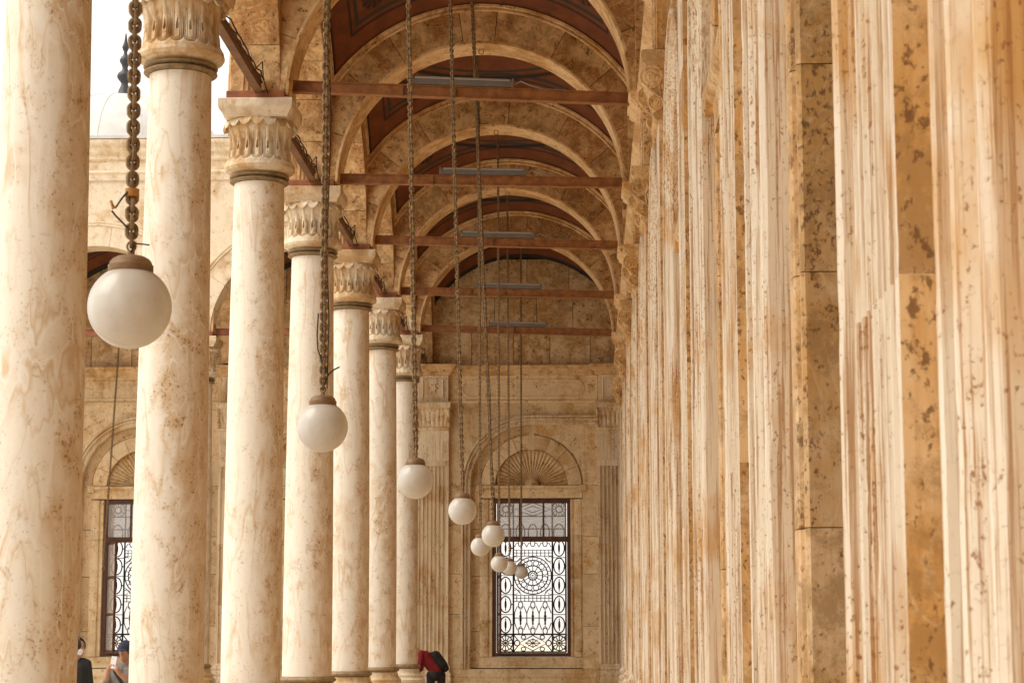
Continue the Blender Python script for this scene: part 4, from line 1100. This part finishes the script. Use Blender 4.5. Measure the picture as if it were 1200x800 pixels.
#PEOPLE
# ------------------------------------------------------------------ visitors
def cloth(name, c, rough=.85): return plain(name, c, rough, 0, .3, 12, .15)
M['skin'] = plain('skin', (.42, .215, .13), .55, 0, .12, 14)
M['black_cloth'] = cloth('black_cloth', (.018, .018, .02)); M['grey_cloth'] = cloth('grey_shirt', (.23, .21, .19)); M['red_cloth'] = cloth('red_jacket', (.26, .012, .016))
M['navy'] = cloth('navy_cap', (.02, .025, .06)); M['trouser'] = cloth('dark_trousers', (.03, .03, .035)); M['hair'] = plain('dark_hair', (.015, .011, .009), .45, 0, .4, 40)
M['shoe'] = cloth('dark_shoes', (.03, .025, .02), .6); M['mask'] = cloth('white_face_mask', (.75, .74, .72)); M['phone'] = plain('phone_back', (.7, .68, .68), .25, 0, .05)
def capsule(g, p0, p1, r0, r1, n=12):
    p0, p1 = Vector(p0), Vector(p1); d_ = p1 - p0; L = d_.length or 1e-4; d_ = d_ / L
    pts, rr = [], []
    for a in (-85, -60, -30): pts.append(p0 + d_ * (r0 * math.sin(R(a)))); rr.append(r0 * math.cos(R(a)))
    pts += [p0, p1]; rr += [r0, r1]
    for a in (30, 60, 85): pts.append(p1 + d_ * (r1 * math.sin(R(a)))); rr.append(r1 * math.cos(R(a)))
    g.tube(pts, rr, n)
def person(label, loc, rz, segs, mats, voxel=.012, scale=1.0):
    """one continuous body grown from tapered limbs; clothing areas follow the limb they cover"""
    t = thing('person', label, 'person', loc, rz); t.scale = (scale,) * 3
    g = G()
    for p0, p1, r0, r1, tg in segs: capsule(g, p0, p1, r0, r1)
    tmp = bpy.data.objects.new('tmp', g.mesh('tmp', M['skin'])); col.objects.link(tmp)
    m_ = tmp.modifiers.new('r', 'REMESH'); m_.mode = 'VOXEL'; m_.voxel_size = voxel; m_.use_smooth_shade = True
    s_ = tmp.modifiers.new('s', 'SMOOTH'); s_.factor = .5; s_.iterations = 3
    dg = bpy.context.evaluated_depsgraph_get(); me = bpy.data.meshes.new_from_object(tmp.evaluated_get(dg))
    bpy.data.objects.remove(tmp); me.name = 'body'; me.materials.clear()
    for k_ in mats: me.materials.append(M[k_])
    S_ = [(Vector(a), Vector(b) - Vector(a), r0, r1, mats.index(tg)) for a, b, r0, r1, tg in segs]
    for p in me.polygons:
        c_ = p.center; best = (9, 0)
        for a, d_, r0, r1, mi in S_:
            u = max(0, min(1, (c_ - a).dot(d_) / max(1e-9, d_.length_squared)))
            q = (c_ - a - d_ * u).length - (r0 + (r1 - r0) * u)
            if q < best[0]: best = (q, mi)
        p.material_index = best[1]; p.use_smooth = True
    inst('body', me, t)
    return t
def head(c_, f_):
    """skull, jaw, nose, ears; f_ = unit facing direction"""
    c_, f_ = Vector(c_), Vector(f_).normalized(); s_ = f_.cross(Vector((0, 0, 1))).normalized(); Z = Vector((0, 0, 1))
    return [(c_ - f_ * .025 + Z * .03, c_ + f_ * .02 + Z * .035, .088, .082, 'skin'), (c_ + f_ * .03 - Z * .03, c_ + f_ * .045 - Z * .075, .062, .04, 'skin'),
            (c_ + f_ * .098 + Z * .012, c_ + f_ * .112 - Z * .022, .010, .016, 'skin'), (c_ + f_ * .085 - Z * .055, c_ + f_ * .088 - Z * .056, .022, .02, 'skin'),
            (c_ + s_ * .082 - Z * .0, c_ + s_ * .085 - Z * .03, .016, .013, 'skin'), (c_ - s_ * .082 - Z * .0, c_ - s_ * .085 - Z * .03, .016, .013, 'skin'),
            (c_ + f_ * .078 + s_ * .03 + Z * .03, c_ + f_ * .078 - s_ * .03 + Z * .03, .016, .016, 'skin'),
            (c_ - Z * .06 - f_ * .02, c_ - Z * .17 - f_ * .03, .052, .06, 'skin')]
def legs(hip, tg='trouser', spread=.1):
    o = []
    for sx in (-1, 1):
        h_ = Vector(hip) + Vector((sx * spread, 0, 0)); kn = Vector((hip[0] * .8 + sx * .11, -.02 + hip[1], .49)); an_ = Vector((sx * .12 + hip[0] * .6, .02, .10))
        o += [(h_, kn, .095, .062, tg), (kn, an_, .06, .046, tg), (an_ + Vector((0, .03, -.045)), an_ + Vector((0, -.15, -.06)), .045, .038, 'shoe')]
    return o
def hand(w_, d_, side, curl):
    """palm plus five fingers; d_ finger direction, side thumb direction, curl = bend direction"""
    w_, d_, sd_, cu = Vector(w_), Vector(d_).normalized(), Vector(side).normalized(), Vector(curl).normalized()
    o = [(w_, w_ + d_ * .055, .026, .032, 'skin')]
    for q, (off, ln) in enumerate(((.030, .07), (.011, .078), (-.009, .073), (-.027, .058))):
        a_ = w_ + d_ * .075 + sd_ * off; b_ = a_ + d_ * ln * .5 + cu * ln * .15; e_ = b_ + d_ * ln * .15 + cu * ln * .45
        o += [(w_ + d_ * .05 + sd_ * off * .8, a_, .011, .010, 'skin'), (a_, b_, .010, .009, 'skin'), (b_, e_, .009, .008, 'skin')]
    a_ = w_ + d_ * .02 + sd_ * .03; b_ = a_ + sd_ * .03 + d_ * .03; o += [(a_, b_, .013, .011, 'skin'), (b_, b_ + d_ * .03 + cu * .012, .011, .009, 'skin')]
    return o
def hair_cap(t, c_, f_, drop, r_=.106, mat='hair', name='hair', span=.8):
    """shell over the skull, open at the face"""
    c_, f_ = Vector(c_), Vector(f_).normalized(); s_ = f_.cross(Vector((0, 0, 1))).normalized(); g = G(); n, m = 28, 14; V = []
    rnd = random.Random(5)
    for j in range(m + 1):
        for i in range(n + 1):
            a = math.pi * span * (2 * i / n - 1); front = abs(a) / (math.pi * max(span, .8))
            low = -drop * (1 - front ** 3) + .02 * front
            e_ = j / m; rr = r_ * (1 + .03 * math.sin(i * 2.3) + rnd.uniform(-.02, .02))
            if e_ < .6:
                ph = math.pi / 2 * (1 - e_ / .6); x = rr * math.cos(ph); z = .035 + rr * math.sin(ph) * 1.02
            else:
                q = (e_ - .6) / .4; x = rr * (1 - .12 * q); z = .035 + (low - .035) * q
            V.append(c_ - f_ * (x * math.cos(a)) + s_ * (x * math.sin(a)) * .92 + Vector((0, 0, z)) - f_ * .008)
    k_ = n + 1; o = len(V); V2 = [c_ + (v_ - c_) * .9 for v_ in V]
    Fc = [(j * k_ + i, j * k_ + i + 1, (j + 1) * k_ + i + 1, (j + 1) * k_ + i) for j in range(m) for i in range(n)]
    Fc += [tuple(o + q for q in f2[::-1]) for f2 in Fc]
    Fc += [(m * k_ + i, m * k_ + i + 1, o + m * k_ + i + 1, o + m * k_ + i) for i in range(n)]
    for e0 in (0, n): Fc += [(j * k_ + e0, (j + 1) * k_ + e0, o + (j + 1) * k_ + e0, o + j * k_ + e0) for j in range(m)]
    g.add(V + V2, Fc); return obj(name, g, M[mat], t, smooth=70)

# photographer with a raised phone, between the first two columns in view
pb = at(147.5, 749, 26.0); PS_ = .93
hc = (.0, -.02, 1.535); fw = (-.25, -1, -.05)
segs = head(hc, fw) + legs((0, 0, .90))
segs += [((-.06, 0, .93), (.06, 0, .93), .135, .135, 'trouser'), ((-.06, 0, 1.02), (-.075, 0, 1.26), .125, .13, 'grey_cloth'), ((.06, 0, 1.02), (.075, 0, 1.26), .125, .13, 'grey_cloth'),
         ((-.15, .01, 1.345), (.15, .01, 1.345), .075, .075, 'grey_cloth')]
sh, el, wr = (-.185, 0, 1.335), (-.235, -.12, 1.10), (-.165, -.30, 1.275)
segs += [(sh, el, .062, .05, 'grey_cloth'), (el, (-.205, -.20, 1.18), .05, .045, 'grey_cloth'), ((-.205, -.20, 1.18), wr, .04, .03, 'skin')] + hand(wr, (.25, -.35, 1), (.9, 0, .2), (.5, .9, .3))
sh, el, wr = (.185, 0, 1.335), (.19, -.18, 1.10), (-.015, -.32, 1.275)
segs += [(sh, el, .062, .05, 'grey_cloth'), (el, (.09, -.25, 1.18), .05, .045, 'grey_cloth'), ((.09, -.25, 1.18), wr, .04, .03, 'skin')] + hand(wr, (-.35, -.2, 1), (-.9, 0, .2), (-.5, .9, .3))
t = person('person in grey shirt and navy cap holding up a pale phone in the courtyard', (pb.x, 26.0, 0), 0, segs, ['grey_cloth', 'skin', 'trouser', 'shoe'], scale=PS_)
hair_cap(t, hc, fw, .06)
cp_ = hair_cap(t, (hc[0], hc[1], hc[2] + .022), fw, -.02, .114, 'navy', 'cap', 1.0)
f_ = Vector(fw).normalized(); s_ = f_.cross(Vector((0, 0, 1))).normalized()
g = G(); V = []
for j, (d_, hw_, dz) in enumerate(((.07, .085, .062), (.12, .08, .060), (.165, .06, .050), (.185, .03, .043))):
    for i in range(7): u = i / 3 - 1; p = Vector(hc) + f_ * (d_ - .012 * u * u) + s_ * hw_ * u + Vector((0, 0, dz - .012 * u * u)); V += [p, p + Vector((0, 0, .007))]
Fc = []
for j in range(3):
    for i in range(6):
        a = j * 14 + i * 2; Fc += [(a, a + 2, a + 16, a + 14), (a + 1, a + 15, a + 17, a + 3)]
for i in range(6): a = 42 + 2 * i; Fc.append((a, a + 2, a + 3, a + 1))
obj('cap_peak', g.add(V, Fc), M['navy'], cp_, smooth=40)
obj('bag_strap', G().tube([(-.17, -.02, 1.40), (-.12, -.135, 1.30), (-.02, -.155, 1.16), (.1, -.15, 1.02), (.17, -.06, .93)], .018, 6, .006), M['black_cloth'], t)
ph = tag(obj('phone', G().bevbox(-.036, .036, -.0045, .0045, -.075, .075, .003).bevbox(-.027, -.008, -.0065, -.004, .04, .066, .001), M['phone']), 'pale smartphone held up in both hands by the person in grey', 'phone')
ph.location = (pb.x - .085 * PS_, 26 - .325 * PS_, 1.415 * PS_); ph.rotation_euler = (R(-8), R(6), R(-10))

# person in black beside the first column in view
pa = at(88.5, 749, 27.0)
hc = (.04, -.02, 1.53); fw = (.85, -.5, -.1)
segs = head(hc, fw) + legs((0, 0, .90), 'black_cloth')
segs += [((-.06, 0, .93), (.06, 0, .93), .14, .14, 'black_cloth'), ((-.06, 0, 1.02), (-.07, 0, 1.25), .12, .125, 'black_cloth'), ((.06, 0, 1.02), (.07, 0, 1.25), .12, .125, 'black_cloth'), ((-.13, .01, 1.335), (.12, .01, 1.335), .07, .07, 'black_cloth'), ((0, .0, .92), (0, .02, .55), .17, .2, 'black_cloth')]
for sx in (-1, 1):
    segs += [((sx * .17, 0, 1.325), (sx * .21, .03, 1.06), .06, .048, 'black_cloth'), ((sx * .21, .03, 1.06), (sx * .17, -.1, .84), .046, .036, 'black_cloth')] + hand((sx * .17, -.1, .84), (0, -.15, -1), (-sx, -.3, 0), (-sx * .4, .3, -.3))
t = person('person in a long black coat with black hair and white mask beside a column', (pa.x, 27.0, 0), 0, segs, ['black_cloth', 'skin', 'shoe'], scale=.97)
hair_cap(t, hc, fw, .14, .116, span=.88)
f_ = Vector(fw).normalized(); s_ = f_.cross(Vector((0, 0, 1))).normalized(); V = []
for j in range(5):
    for i in range(9):
        a = (i / 8 - .5) * 2.3; z = .005 - .085 * j / 4; rr = .1 - .012 * abs(j - 1.4)
        V.append(Vector(hc) + f_ * (rr * math.cos(a) * 1.02 + .015) + s_ * rr * math.sin(a) * .8 + Vector((0, 0, z)))
o = len(V); V += [Vector(hc) + (v_ - Vector(hc)) * .94 for v_ in V]
Fc = [(j * 9 + i, j * 9 + i + 1, (j + 1) * 9 + i + 1, (j + 1) * 9 + i) for j in range(4) for i in range(8)]; Fc += [tuple(q + o for q in f2[::-1]) for f2 in Fc]
Fc += [(i, i + 1, o + i + 1, o + i) for i in range(8)] + [(36 + i, 37 + i, o + 37 + i, o + 36 + i) for i in range(8)]
obj('face_mask', G().add(V, Fc), M['mask'], t, smooth=60)

# stooping person in red by the end wall pilaster
pc = at(511, 790, 41.0)
hc = (-.50, -.02, 1.40); fw = (-.8, -.1, -.55)
segs = head(hc, fw) + legs((0, 0, .90))
segs += [((0, -.05, .93), (0, .05, .93), .14, .14, 'trouser'), ((0, -.06, 1.0), (-.22, -.07, 1.25), .125, .135, 'red_cloth'), ((0, .06, 1.0), (-.22, .07, 1.25), .125, .135, 'red_cloth'), ((-.28, -.13, 1.30), (-.28, .13, 1.30), .085, .085, 'red_cloth'), ((-.3, 0, 1.33), (-.44, -.01, 1.37), .07, .055, 'skin')]
for sy in (-1, 1):
    segs += [((-.28, sy * .18, 1.29), (-.31, sy * .21, 1.03), .062, .052, 'red_cloth'), ((-.31, sy * .21, 1.03), (-.45, sy * .12, .88), .05, .038, 'red_cloth')] + hand((-.45, sy * .12, .88), (-.8, -sy * .3, -.5), (0, -sy, .3), (.2, -sy * .4, -.5))
t = person('person in a red jacket and dark trousers stooping beside the fluted end wall pilaster', (pc.x, 41.0, 0), 0, segs, ['red_cloth', 'skin', 'trouser', 'shoe'])
hair_cap(t, hc, fw, .09)
g = G()
for (a, b_, r_) in (((.02, -.07, 1.17), (-.12, -.07, 1.36), .1), ((.02, .07, 1.17), (-.12, .07, 1.36), .1), ((.06, -.05, 1.12), (.06, .05, 1.12), .085)): capsule(g, a, b_, r_, r_)
bm_ = bpy.data.objects.new('tmp', g.mesh('tmp', M['black_cloth'])); col.objects.link(bm_)
md = bm_.modifiers.new('r', 'REMESH'); md.mode = 'VOXEL'; md.voxel_size = .014; md.use_smooth_shade = True
me = bpy.data.meshes.new_from_object(bm_.evaluated_get(bpy.context.evaluated_depsgraph_get())); bpy.data.objects.remove(bm_)
bpk = thing('backpack', 'black backpack worn by the stooping person in red', 'backpack', (pc.x + .11, 41.0, -.08))
me.name = 'pack'; inst('pack', me, bpk)
for sy in (-1, 1): obj('strap', G().tube([(-.14, sy * .1, 1.42), (-.27, sy * .11, 1.40), (-.37, sy * .12, 1.28), (-.27, sy * .13, 1.10), (-.06, sy * .1, 1.03)], .02, 6, .007), M['black_cloth'], bpk)
